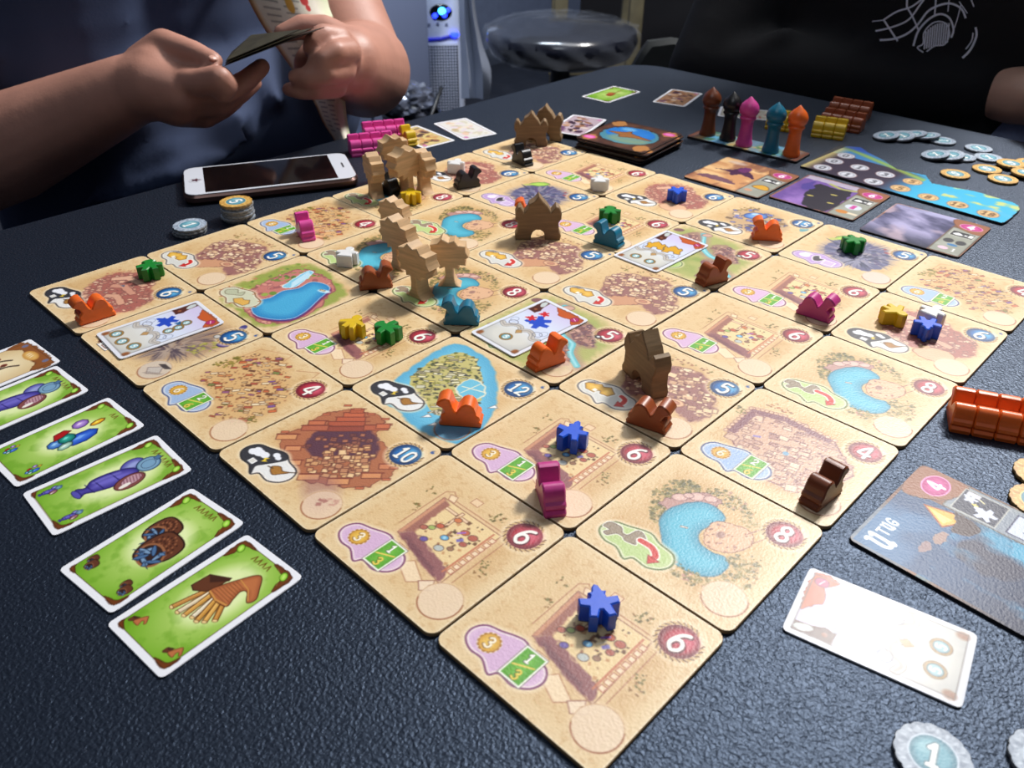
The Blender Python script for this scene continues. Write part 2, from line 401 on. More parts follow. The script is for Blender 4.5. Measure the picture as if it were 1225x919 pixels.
def shield(k, fill, rim, fill2=None):
    k.poly(SHIELD, None, halo=(246, 230, 198), hw=.03)
    k.poly(SHIELD, fill, line=rim, lw=.011)
    if fill2: k.poly([(p[0] * .86 + .04, p[1] * .86 + .026) for p in SHIELD], fill2, soft=.02, a=.6)
    k.poly(inset(SHIELD, .011), None, line=(250, 240, 226), lw=.004)
def coin_icon(k, st):
    k.ell(.205, .172, .062, .062, (246, 232, 206))
    for j in range(14):
        a = j / 14 * 2 * math.pi; k.ell(.205 + .05 * math.cos(a), .172 + .05 * math.sin(a), .012, .012, (168, 112, 34), n=8)
    k.ell(.205, .172, .051, .051, (214, 160, 52), grad=((232, 190, 84), .03))
    k.text(st, .205, .172, .062, (120, 72, 20), .017); k.text(st, .207, .174, .062, (253, 242, 214), .012)
def sheet_icon(k, a, b):
    k.rect(.345, .082, .482, .29, (252, 250, 240), line=(120, 110, 100), lw=.004)
    k.rect(.356, .094, .471, .279, (86, 160, 40), grad=((112, 186, 58), .05))
    k.line([(.366, .165), (.461, .21)], .010, (232, 206, 92))
    k.text(a, .405, .238, .055, (60, 90, 40), .016); k.text(a, .407, .24, .055, (252, 250, 240), .011)
    k.text(b, .42, .13, .055, (80, 90, 20), .016); k.text(b, .422, .132, .055, (240, 214, 90), .011)
def market_shield(k, big):
    if big:
        shield(k, (176, 196, 224), (70, 84, 130), (150, 178, 216)); coin_icon(k, '6'); sheet_icon(k, '2', '6')
    else:
        shield(k, (222, 190, 216), (128, 70, 106), (208, 170, 206)); coin_icon(k, '3'); sheet_icon(k, '1', '3')
def red_arrow(k, pts, tip):
    P = smooth(pts, 6, False); k.line(P, .05, (252, 246, 236)); k.line(P, .034, (206, 44, 36))
    d = P[-1] - P[-3]; a = math.atan2(d[1], d[0]); L = .062
    T = [P[-1] + L * .8 * np.array([math.cos(a), math.sin(a)]), P[-1] + L * .62 * np.array([math.cos(a + 1.7), math.sin(a + 1.7)]), P[-1] + L * .62 * np.array([math.cos(a - 1.7), math.sin(a - 1.7)])]
    k.poly(T, (206, 44, 36), line=(140, 26, 22), lw=.004)
def palm_shield(k):
    shield(k, (196, 212, 150), (96, 112, 60), (178, 204, 124))
    P = smooth([(.10, .215), (.17, .225), (.2, .195), (.235, .2), (.25, .262), (.285, .27), (.33, .235), (.29, .2), (.31, .17), (.25, .155), (.22, .17), (.18, .165), (.15, .12), (.12, .13), (.135, .165), (.09, .165)], 3)
    k.poly(P, (150, 132, 110), line=(250, 246, 232), lw=.016); k.poly(P, (152, 134, 112), line=(90, 74, 60), lw=.004)
    red_arrow(k, [(.31, .215), (.385, .215), (.435, .18), (.44, .15)], None)
def palace_shield(k):
    shield(k, (222, 220, 210), (90, 88, 96), (208, 210, 206))
    P = [(.115, .18), (.14, .225), (.175, .22), (.21, .25), (.24, .23), (.285, .262), (.32, .235), (.35, .215), (.33, .16), (.27, .15), (.255, .175), (.235, .17), (.23, .135), (.16, .13)]
    k.poly(P, None, halo=(252, 250, 244), hw=.02); k.poly(P, (214, 160, 52), grad=((238, 194, 90), .04), line=(110, 76, 30), lw=.006)
    k.poly([(.20, .145), (.235, .142), (.23, .175), (.205, .178)], (250, 246, 236))
    k.poly([(.11, .2), (.14, .235), (.2, .255), (.17, .225), (.14, .205)], (120, 110, 104))
    red_arrow(k, [(.40, .225), (.44, .21), (.455, .17), (.45, .145)], None)
def storm_shield(k):
    shield(k, (232, 232, 230), (60, 56, 62))
    P = smooth([(.1, .115), (.085, .175), (.12, .235), (.2, .262), (.315, .295), (.37, .27), (.34, .2), (.31, .15), (.285, .1), (.325, .045), (.245, .084), (.165, .08)], 4)
    k.poly(P, (52, 52, 58), line=(30, 30, 34), lw=.006)
    for cx, cy, r in ((.15, .17, .034), (.19, .19, .04), (.235, .2, .034), (.16, .2, .03), (.29, .25, .026), (.32, .24, .022)): k.ell(cx, cy, r, r * .8, (238, 240, 246))
    k.poly([(.255, .185), (.285, .205), (.275, .18), (.30, .172), (.268, .15), (.27, .17)], (240, 206, 60))
    k.rect(.205, .098, .25, .135, (222, 220, 212), line=(250, 250, 250), lw=.006)
    k.poly(smooth([(.36, .17), (.40, .205), (.445, .19), (.49, .215), (.455, .16), (.43, .13), (.39, .14)], 3), (168, 116, 48), line=(80, 50, 24), lw=.006)
    k.line([(.34, .155), (.38, .165)], .008, (80, 60, 40)); k.line([(.49, .215), (.52, .24)], .008, (80, 60, 40))
def hand_shield(k):
    shield(k, (196, 168, 214), (110, 84, 140), (182, 150, 206))
    k.ell(.19, .175, .05, .045, (238, 228, 240))
    for j in range(5): k.bar(.17 + .014 * j, .215 + .006 * (2 - abs(j - 2)), .05, .011, 1.2 + .18 * (2 - j), (238, 228, 240))
    P = smooth([(.26, .2), (.3, .25), (.33, .2), (.37, .21), (.35, .14), (.3, .12)], 3)
    k.poly(P, (60, 50, 60), line=(245, 240, 240), lw=.01); k.rect(.38, .11, .48, .2, (206, 182, 220), line=(250, 246, 250), lw=.008)

STALL = [(196, 100, 60), (178, 88, 66), (150, 92, 130), (128, 88, 150), (208, 140, 84), (228, 196, 150), (120, 130, 70), (110, 74, 50), (206, 110, 64)]
BLOCKS = [(236, 206, 164), (226, 190, 150), (244, 220, 184), (206, 166, 132), (214, 176, 140), (176, 128, 108)]
def small_market(n):
    k = base(n, 3.1)
    O = np.array([(.325, .335), (.275, .76), (.345, .765), (.36, .72), (.75, .73), (.825, .72), (.80, .24), (.70, .16), (.60, .19)])
    k.poly([(.30, .31), (.27, .76), (.79, .745), (.80, .22)], (226, 192, 148), soft=.04, a=.6)
    k.line([(.275, .40), (.27, .755), (.31, .79), (.35, .765), (.35, .74), (.78, .745), (.81, .70), (.815, .30)], .006, (176, 118, 84))
    k.poly([(.325, .345), (.30, .715), (.76, .72), (.775, .25)], (232, 204, 150), line=(150, 96, 72), lw=.006)
    k.poly([(.328, .345), (.303, .715), (.372, .69), (.39, .41)], (160, 104, 88), ragged=.012, rs=40, soft=.012)
    k.poly([(.322, .35), (.305, .71), (.325, .70), (.345, .36)], (204, 146, 112), soft=.01)
    k.poly([(.326, .345), (.775, .245), (.735, .345), (.39, .415)], (146, 92, 92), ragged=.018, rs=36, soft=.015)
    k.poly([(.36, .33), (.70, .27), (.66, .31), (.40, .36)], (112, 66, 74), ragged=.02, rs=30, soft=.02, a=.7)
    k.rect(.37, .655, .56, .675, (236, 206, 168), line=(150, 98, 74), lw=.005); k.rect(.47, .56, .49, .70, (236, 206, 168), line=(150, 98, 74), lw=.005)
    k.poly([(.33, .72), (.31, .76), (.36, .77), (.38, .72)], (240, 212, 172), line=(160, 106, 78), lw=.005)
    for j in range(8): k.rect(.735, .335 + j * .044, .768, .366 + j * .044, (240, 214, 178), line=(178, 108, 82), lw=.006)
    k.line([(.722, .32), (.722, .70)], .012, (196, 118, 84))
    F = [(.40, .43), (.40, .67), (.70, .69), (.71, .36)]
    k.scatter(F, 46, .012, .028, [(120, 84, 54), (150, 104, 70), (96, 70, 50), (200, 150, 100)], 11)
    for x, y, r, c in ((.545, .495, .021, (92, 164, 206)), (.435, .50, .018, (160, 180, 96)), (.46, .54, .020, (196, 94, 62)), (.40, .47, .019, (178, 100, 80)), (.47, .41, .020, (104, 84, 158)), (.58, .42, .024, (186, 192, 186)), (.60, .60, .022, (190, 96, 66)), (.50, .64, .020, (206, 120, 70)), (.655, .53, .019, (176, 92, 74)), (.66, .60, .024, (180, 92, 70)), (.63, .46, .016, (150, 110, 80))):
        k.ell(x, y, r * 1.2, r * .95, c, .4, line=(90, 60, 50), lw=.004)
    k.ell(.545, .495, .010, .010, (170, 214, 232)); k.bar(.585, .585, .012, .05, -.7, (150, 96, 190)); k.bar(.62, .54, .022, .04, -.6, (120, 110, 176)); k.bar(.59, .545, .006, .05, -.5, (236, 220, 196))
    k.rect(.40, .215, .475, .30, (240, 214, 176), line=(176, 118, 84), lw=.005); k.poly([(.50, .20), (.64, .14), (.70, .2), (.56, .27)], (240, 214, 176), line=(176, 118, 84), lw=.005)
    k.poly([(.68, .19), (.73, .15), (.78, .19), (.74, .25)], (238, 214, 184), line=(150, 96, 80), lw=.006); k.ell(.765, .205, .022, .02, (240, 216, 186), line=(160, 110, 90), lw=.004)
    k.rect(.44, .79, .50, .84, (234, 202, 160), line=(176, 118, 84), lw=.005)
    for x, y in ((.21, .70), (.62, .80), (.24, .55), (.84, .52), (.66, .82), (.87, .45)):
        k.scatter([(x - .03, y - .03), (x + .03, y - .03), (x + .03, y + .03), (x - .03, y + .03)], 8, .008, .02, [(120, 110, 52), (150, 110, 64), (104, 92, 44)], int(x * 100))
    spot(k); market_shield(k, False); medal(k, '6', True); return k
def oasis(n):
    k = base(n, 8.3)
    k.poly(smooth([(.22, .42), (.14, .62), (.2, .84), (.42, .90), (.68, .80), (.84, .62), (.9, .36), (.78, .2), (.6, .2), (.42, .34)], 4), (206, 166, 108), soft=.10, a=.5, ragged=.04)
    G = [(116, 106, 56), (140, 126, 66), (92, 88, 48), (160, 142, 82), (100, 96, 60)]
    k.scatter(smooth([(.24, .40), (.12, .60), (.16, .78), (.28, .84), (.34, .70), (.26, .56), (.36, .40)], 3), 240, .014, .036, G, 5, (1, 1.6), round_=True, a=.85)
    k.scatter(smooth([(.30, .78), (.40, .90), (.60, .88), (.62, .80), (.42, .78)], 3), 90, .012, .03, G + [(176, 130, 110)], 6, (1, 1.8), round_=True, a=.8)
    L = smooth([(.37, .325), (.29, .42), (.275, .53), (.31, .63), (.375, .715), (.46, .735), (.54, .70), (.555, .64), (.52, .58), (.505, .50), (.55, .43), (.64, .41), (.71, .43), (.76, .37), (.74, .27), (.66, .215), (.54, .205), (.44, .25)], 4)
    k.poly(smooth([(.20, .55), (.27, .70), (.36, .80), (.46, .80), (.44, .72), (.34, .66), (.29, .54)], 4), (184, 138, 128), ragged=.02, rs=30, line=(128, 84, 84), lw=.006)
    for x, y, r in ((.26, .66, .045), (.33, .735, .05), (.40, .775, .04), (.29, .71, .03)): k.ell(x, y, r, r * .7, (212, 170, 158), .7, line=(132, 88, 88), lw=.005, grad=((226, 190, 176), .03))
    k.poly(L, (60, 150, 176), line=(52, 116, 140), lw=.008, grad=((84, 182, 206), .07), ragged=.006, rs=20)
    k.bar(.42, .47, .04, .012, .4, (232, 226, 214), line=(90, 80, 80), lw=.004)
    I = smooth([(.52, .56), (.53, .64), (.60, .68), (.70, .70), (.76, .62), (.74, .52), (.66, .44), (.57, .44)], 4)
    k.poly(I, (222, 178, 140), line=(140, 86, 66), lw=.006, ragged=.01); k.ell(.60, .56, .024, .03, (150, 108, 100), soft=.01, a=.8)
    k.scatter(I, 26, .008, .02, [(150, 100, 84), (176, 124, 98)], 9)
    k.line([(.70, .66), (.74, .76), (.80, .72), (.76, .62)], .006, (150, 96, 74)); k.line([(.74, .76), (.72, .70)], .006, (150, 96, 74))
    k.scatter(smooth([(.70, .45), (.86, .55), (.92, .36), (.84, .22), (.76, .22), (.78, .38)], 3), 110, .012, .032, G + [(170, 136, 96)], 21, (1, 2), round_=True, a=.75)
    k.scatter(smooth([(.46, .22), (.60, .22), (.76, .24), (.72, .14), (.56, .14)], 3), 80, .012, .03, G + [(176, 120, 110)], 22, (1, 2), round_=True, a=.75)
    k.scatter([(.6, .72), (.78, .72), (.74, .84), (.6, .86)], 26, .012, .03, G, 23, (1, 2.5), a=.7)
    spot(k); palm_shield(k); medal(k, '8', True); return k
def bazaar(n):
    k = base(n, 5.5)
    P = smooth([(.18, .34), (.12, .55), (.14, .78), (.34, .90), (.46, .90), (.66, .76), (.84, .66), (.90, .40), (.84, .28), (.68, .16), (.50, .30), (.34, .34)], 4)
    k.poly(P, (214, 168, 108), soft=.08, a=.6)
    k.line([(.12, .60), (.14, .86), (.38, .98), (.42, .84), (.25, .80)], .005, (188, 128, 84)); k.line([(.16, .74), (.38, .86)], .004, (188, 128, 84))
    k.line([(.58, .88), (.72, .98), (.74, .90)], .005, (176, 112, 76))
    k.scatter(P, 340, .008, .020, [(120, 76, 48), (150, 96, 60), (176, 118, 78), (96, 64, 46)], 31, a=.85)
    k.scatter(P, 90, .026, .056, STALL, 32, (1.6, 2.6), rot=.75, line=(110, 66, 46), lw=.004)
    k.scatter(P, 34, .03, .06, [(240, 222, 184), (228, 200, 150)], 33, (2, 3.2), rot=.8, line=(120, 80, 54), lw=.005)
    k.scatter(smooth([(.10, .48), (.06, .60), (.14, .70), (.20, .60)], 3), 50, .012, .03, [(132, 122, 48), (156, 136, 60), (110, 100, 40)], 34, round_=True)
    k.scatter([(.78, .16), (.86, .28), (.92, .34), (.84, .42)], 20, .012, .02, [(132, 112, 48)], 35)
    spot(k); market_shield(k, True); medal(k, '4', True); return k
def walled_market(n):
    k = base(n, 12.2)
    P = np.array([(.11, .40), (.10, .73), (.30, .80), (.66, .78), (.90, .54), (.80, .18), (.44, .12)])
    k.poly(smooth(P, 4), (206, 164, 128), soft=.05, a=.7)
    k.poly(P, (210, 170, 142), line=(136, 84, 82), lw=.012)
    k.scatter(P, 120, .03, .075, [(226, 192, 164), (214, 178, 150), (200, 158, 136), (234, 206, 176), (176, 130, 118)], 41, (1, 2.0), rot=.25, line=(136, 90, 84), lw=.006)
    k.scatter(P, 130, .012, .026, [(132, 86, 84), (150, 104, 96), (188, 140, 120)], 42, rot=.25)
    for a, b in ((0, 1), (1, 2), (2, 3)):
        k.poly([P[a], P[b], P[b] * .86 + np.array([.5, .45]) * .14, P[a] * .86 + np.array([.5, .45]) * .14], (134, 84, 92), ragged=.012, rs=36, soft=.01)
    for j in range(15):
        q = lerp(P[1], P[2], j / 7) if j < 8 else lerp(P[2], P[3], (j - 7) / 7); k.ell(q[0], q[1] + .012, .016, .014, (222, 184, 150), line=(150, 98, 84), lw=.005)
    for j in range(9):
        q = lerp(P[0], P[1], j / 8); k.ell(q[0] - .01, q[1], .014, .016, (222, 184, 150), line=(150, 98, 84), lw=.005)
    k.ell(.50, .45, .02, .02, (110, 160, 190)); k.bar(.28, .48, .05, .02, .5, (140, 120, 180))
    k.scatter([(.02, .62), (.1, .62), (.1, .7), (.02, .7)], 16, .012, .026, [(132, 122, 56), (110, 96, 50)], 43, round_=True)
    k.scatter([(.14, .82), (.3, .84), (.34, .9), (.16, .9)], 16, .012, .026, [(180, 110, 70), (150, 100, 60)], 44)
    spot(k); market_shield(k, True); medal(k, '4', True); return k
def town(k, P, seed, shade, nb, blocks, lo=.036, hi=.075):
    k.poly(P, (196, 146, 116), soft=.06, a=.8, ragged=.03); k.poly(P, shade, ragged=.035, rs=22, soft=.02, a=.85)
    k.scatter(P, nb, lo, hi, blocks, seed, (1, 1.6), rot=.45, line=(126, 82, 76), lw=.006)
    k.scatter(P, nb, lo * .4, hi * .4, [(120, 74, 72), (240, 214, 180), (160, 110, 96)], seed + 1)
def village(n):
    k = base(n, 20.4)
    P = smooth([(.36, .13), (.32, .35), (.24, .52), (.26, .70), (.44, .80), (.66, .84), (.86, .66), (.95, .50), (.90, .30), (.72, .36), (.58, .26), (.48, .12)], 4)
    town(k, P, 51, (146, 96, 96), 130, BLOCKS)
    k.poly(smooth([(.42, .20), (.50, .36), (.62, .44), (.72, .42), (.66, .30), (.52, .16)], 4), (206, 152, 116), ragged=.02, line=(140, 86, 70), lw=.006)
    k.ell(.70, .42, .07, .045, (224, 180, 142), .3, line=(150, 92, 72), lw=.007); k.ell(.70, .42, .035, .022, (196, 138, 112), .3, line=(150, 92, 72), lw=.006)
    k.scatter(smooth([(.2, .74), (.4, .84), (.66, .88), (.7, .93), (.4, .92), (.2, .84)], 3), 40, .012, .024, [(140, 90, 70), (130, 116, 60), (170, 116, 84)], 53)
    spot(k); palace_shield(k); medal(k, '5', False); return k
def storm_village(n):
    k = base(n, 27.7)
    P = smooth([(.34, .30), (.20, .50), (.18, .66), (.30, .80), (.52, .86), (.68, .74), (.86, .66), (.92, .46), (.80, .30), (.62, .36), (.50, .22)], 4)
    town(k, P, 61, (164, 92, 84), 110, [(226, 176, 146), (214, 158, 132), (232, 190, 160), (190, 126, 108)], .024, .05)
    k.poly([(.24, .60), (.32, .74), (.60, .76), (.60, .70), (.36, .67), (.29, .57)], (222, 172, 144), line=(128, 72, 66), lw=.007, ragged=.008)
    k.poly([(.36, .56), (.46, .64), (.68, .62), (.66, .56), (.48, .57), (.40, .50)], (206, 148, 124), line=(128, 72, 66), lw=.007, ragged=.008)
    k.poly([(.50, .44), (.58, .52), (.78, .48), (.76, .42), (.60, .45), (.54, .39)], (214, 162, 134), line=(128, 72, 66), lw=.007, ragged=.008)
    k.poly(smooth([(.56, .22), (.66, .36), (.80, .36), (.84, .26), (.70, .16)], 4), (222, 176, 138), line=(150, 90, 70), lw=.007, ragged=.012)
    k.poly([(.42, .585), (.45, .62), (.48, .60)], (92, 96, 116), ragged=.006)
    k.scatter(smooth([(.12, .6), (.2, .84), (.5, .92), (.55, .86), (.3, .8), (.2, .6)], 3), 40, .012, .03, [(190, 120, 92), (206, 150, 112)], 63, round_=True)
    spot(k); storm_shield(k); medal(k, '6', False); return k
def palace_town(n):
    k = base(n, 33.9)
    P = smooth([(.20, .33), (.13, .42), (.16, .55), (.13, .70), (.22, .86), (.40, .95), (.52, .92), (.58, .80), (.72, .77), (.88, .70), (.94, .60), (.90, .42), (.80, .34), (.62, .24), (.44, .26), (.3, .3)], 4)
    k.poly(P, (206, 150, 104), soft=.06, a=.8); k.poly(P, (176, 108, 74), line=(112, 58, 44), lw=.006, ragged=.03, rs=18)
    k.poly(smooth([(.30, .46), (.26, .62), (.36, .80), (.50, .82), (.68, .74), (.74, .60), (.60, .50), (.44, .40)], 4), (92, 56, 70), ragged=.02, soft=.02)
    k.scatter([(.50, .32), (.42, .44), (.50, .60), (.64, .74), (.78, .64), (.80, .46), (.64, .30)], 110, .030, .052, [(226, 180, 126), (210, 156, 108), (238, 200, 150), (190, 132, 96)], 71, (1, 1.5), rot=.75, line=(110, 62, 50), lw=.006)
    k.scatter([(.34, .42), (.30, .54), (.44, .70), (.56, .80), (.62, .70), (.46, .54)], 30, .024, .045, [(150, 92, 74), (120, 70, 66), (176, 112, 84)], 72, (1, 1.5), rot=.75, line=(84, 46, 46), lw=.005)
    for x, y, l, h, c in ((.36, .70, .30, .05, (150, 74, 58)), (.33, .75, .24, .05, (176, 88, 62)), (.31, .80, .19, .05, (186, 94, 64)), (.285, .845, .14, .05, (196, 102, 68)), (.265, .885, .09, .05, (180, 92, 62)), (.22, .58, .17, .06, (180, 100, 72)), (.185, .62, .11, .045, (196, 112, 76)), (.50, .86, .16, .06, (180, 96, 68)), (.52, .90, .09, .05, (200, 112, 76)),
        (.17, .40, .13, .06, (214, 150, 100)), (.86, .54, .12, .05, (214, 144, 96)), (.76, .37, .13, .06, (216, 150, 100)), (.60, .27, .13, .06, (220, 158, 108)), (.42, .28, .10, .05, (216, 150, 104)), (.30, .36, .10, .05, (210, 140, 96)), (.86, .66, .10, .05, (206, 130, 90))):
        k.bar(x, y, l, h, .78, c, line=(112, 54, 42), lw=.006); k.bar(x - .012, y + .022, l * 1.2, .010, .78, (132, 64, 48))
    for x, y in ((.36, .93), (.47, .96), (.25, .9), (.15, .72), (.12, .42), (.9, .68), (.95, .58), (.9, .42), (.17, .88)): k.bar(x, y, .05, .02, .78, (196, 110, 76), line=(120, 60, 46), lw=.005)
    k.poly(smooth([(.60, .24), (.72, .36), (.86, .30), (.90, .16), (.80, .12)], 4), (150, 100, 110), soft=.08, a=.45)
    spot(k, (226, 196, 172), .6); storm_shield(k); medal(k, '10', False)
    k.scatter([(.80, .19), (.88, .27), (.92, .24), (.84, .15)], 9, .02, .035, [(176, 122, 110), (206, 160, 140)], 73); return k
def ruins(n):
    k = base(n, 40.1)
    P = smooth([(.16, .27), (.10, .50), (.07, .72), (.08, .92), (.30, .95), (.54, .88), (.80, .66), (.97, .40), (1.02, .12), (.84, .04), (.65, .02), (.45, .06), (.28, .07)], 4)
    k.poly(P, (86, 168, 204), ragged=.02, rs=14, soft=.02, grad=((104, 186, 218), .1))
    Q = smooth([(.20, .40), (.15, .62), (.18, .82), (.32, .88), (.56, .74), (.74, .56), (.82, .36), (.70, .22), (.5, .25), (.34, .3)], 4)
    k.poly(Q, (196, 186, 116), ragged=.025, rs=18)
    k.scatter(Q, 150, .016, .04, [(150, 146, 70), (112, 116, 56), (90, 96, 58), (170, 160, 80), (70, 76, 52)], 81, (1, 1.8), round_=True)
    k.scatter(Q, 90, .03, .07, [(226, 214, 150), (238, 232, 196), (214, 196, 110), (206, 202, 176), (160, 150, 120)], 82, (1.5, 3.2), rot=.7, line=(96, 92, 66), lw=.005)
    k.scatter(Q, 60, .014, .03, [(74, 70, 56), (60, 60, 60)], 83)
    k.poly(smooth([(.55, .50), (.52, .66), (.64, .68), (.74, .58), (.70, .48)], 4), (110, 190, 216), ragged=.012, line=(230, 226, 200), lw=.01)
    k.line([(.55, .56), (.72, .62)], .010, (236, 232, 206)); k.line([(.60, .50), (.62, .68)], .008, (236, 232, 206))
    for x, y in ((.62, .12), (.72, .09), (.78, .40), (.86, .50)): k.poly([(x, y), (x + .05, y + .05), (x + .01, y + .06)], (248, 248, 244), line=(90, 90, 100), lw=.004)
    for j in range(26): k.bar(.62 + j * .008, .20 + .006 * (j % 4) + j * .004, .035, .016, 1.2 + j * .3, (206, 200, 176) if j % 2 else (120, 112, 90))
    spot(k, (90, 150, 186), .85); storm_shield(k); medal(k, '12', False); return k
def sacred_dome(n):
    k = base(n, 46.6)
    P = smooth([(.24, .40), (.18, .62), (.30, .80), (.50, .84), (.70, .74), (.82, .56), (.76, .34), (.56, .24), (.40, .30)], 4)
    k.poly(P, (190, 158, 120), soft=.05, a=.8, ragged=.03)
    k.scatter(P, 70, .03, .07, [(96, 110, 176), (120, 128, 190), (220, 196, 160), (150, 116, 72), (130, 100, 60), (70, 84, 150)], 91, (1, 2), rot=.4, line=(80, 66, 76), lw=.006)
    k.scatter(smooth([(.20, .66), (.24, .84), (.36, .86), (.30, .72)], 3), 40, .016, .035, [(132, 104, 50), (150, 122, 60)], 92, round_=True)
    k.ell(.42, .66, .12, .085, (52, 92, 168), .78, line=(40, 56, 110), lw=.01, grad=((110, 160, 216), .06)); k.ell(.39, .70, .04, .025, (180, 210, 236), .78, soft=.02)
    k.ell(.30, .76, .022, .022, (110, 120, 190)); k.ell(.52, .78, .022, .022, (90, 104, 180)); k.ell(.62, .66, .03, .025, (104, 116, 190)); k.ell(.28, .54, .025, .02, (104, 116, 190))
    k.poly(smooth([(.93, .62), (.97, .7), (.93, .78), (.89, .7)], 3), (70, 150, 170), a=.8)
    spot(k); storm_shield(k); medal(k, '15', False); return k
def burst(k, cx, cy, r0, r1, n, cols, seed, tw=.03):
    rg = random.Random(seed)
    for j in range(n):
        a = rg.uniform(0, 2 * math.pi); r = rg.uniform(r0, r1); q = rg.uniform(0, r0 * .8)
        c, s_ = math.cos(a), math.sin(a); w_ = rg.uniform(.4, 1) * tw
        k.poly([(cx + q * c - w_ * s_, cy + q * s_ + w_ * c), (cx + r * c, cy + r * s_), (cx + q * c + w_ * s_, cy + q * s_ - w_ * c)], rg.choice(cols), a=.85)
def workshop(n):
    k = base(n, 52.8); cols = [(74, 78, 112), (96, 98, 134), (58, 60, 92), (124, 122, 150), (84, 70, 112), (150, 140, 150)]
    k.ell(.52, .55, .33, .30, (150, 140, 150), .78, soft=.12, a=.7)
    k.poly(smooth([(.30, .40), (.24, .62), (.32, .80), (.52, .84), (.74, .70), (.82, .44), (.74, .26), (.52, .26)], 4), (92, 92, 128), ragged=.06, rs=16, soft=.02)
    burst(k, .52, .54, .26, .40, 130, cols, 101); burst(k, .58, .44, .14, .26, 90, [(62, 66, 100), (140, 138, 160), (44, 46, 74)], 102, .02)
    k.scatter(smooth([(.3, .5), (.4, .75), (.7, .7), (.76, .4), (.5, .3)], 3), 80, .02, .05, cols + [(176, 168, 170)], 103, (1.5, 4))
    k.ell(.30, .80, .11, .06, (120, 168, 60), .8, grad=((176, 212, 90), .04), ragged=.012, line=(70, 84, 56), lw=.008); k.ell(.22, .70, .05, .03, (190, 196, 96), .8, a=.8)
    k.scatter([(.62, .78), (.74, .9), (.84, .8), (.76, .7)], 14, .03, .06, [(150, 70, 80), (170, 96, 90), (90, 70, 110)], 104, (1.2, 2.5))
    spot(k, (206, 196, 200), .55); hand_shield(k); medal(k, '5', False); return k
def chasm(n):
    k = base(n, 60.2)
    k.poly(smooth([(.06, .14), (.05, .5), (.08, .92), (.4, .95), (.72, .92), (.94, .66), (.96, .3), (.8, .05), (.4, .05)], 4), (166, 172, 96), soft=.10, a=.9, ragged=.04)
    k.wash((120, 150, 64), np.clip((fbm(k.X * 6, k.Y * 6, 3, 3.) - .5) * 3, 0, .6) * np.clip(1.4 - np.hypot(k.X - .5, k.Y - .5) * 2.4, 0, 1))
    L = [(.95, .30), (.80, .40), (.72, .52), (.60, .55), (.46, .66), (.30, .92)]
    k.line(smooth(L, 5, False), .13, (172, 138, 126), .7, .05); k.line(smooth(L, 5, False), .055, (96, 186, 196)); k.line(smooth(L, 5, False), .022, (150, 214, 220))
    cols = [(156, 110, 100), (182, 136, 120), (128, 84, 84), (206, 164, 144), (116, 80, 92)]
    for P, s_ in (([(.5, .72), (.64, .86), (.88, .60), (.74, .55)], 111), ([(.62, .42), (.72, .46), (.9, .24), (.78, .1)], 112), ([(.12, .6), (.2, .9), (.36, .8), (.28, .55)], 113)):
        k.poly(smooth(P, 4), (160, 118, 108), ragged=.04, rs=14, soft=.03, a=.8)
        k.scatter(P, 44, .03, .085, cols, s_, (1.2, 3), line=(110, 70, 70), lw=.005); k.scatter(P, 40, .012, .03, cols + [(84, 60, 66)], s_ + 9)
    for j, (x, y) in enumerate(((.1, .30), (.14, .52), (.07, .84), (.34, .92))): k.ell(x, y, .05, .035, cols[j], .6, line=(110, 76, 80), lw=.006)
    spot(k, (222, 200, 176), .4); shield(k, (170, 196, 110), (80, 110, 60)); medal(k, '5', True); k.ell(.80, .73, .028, .026, (40, 36, 40)); k.ell(.80, .735, .014, .012, (235, 235, 235)); return k
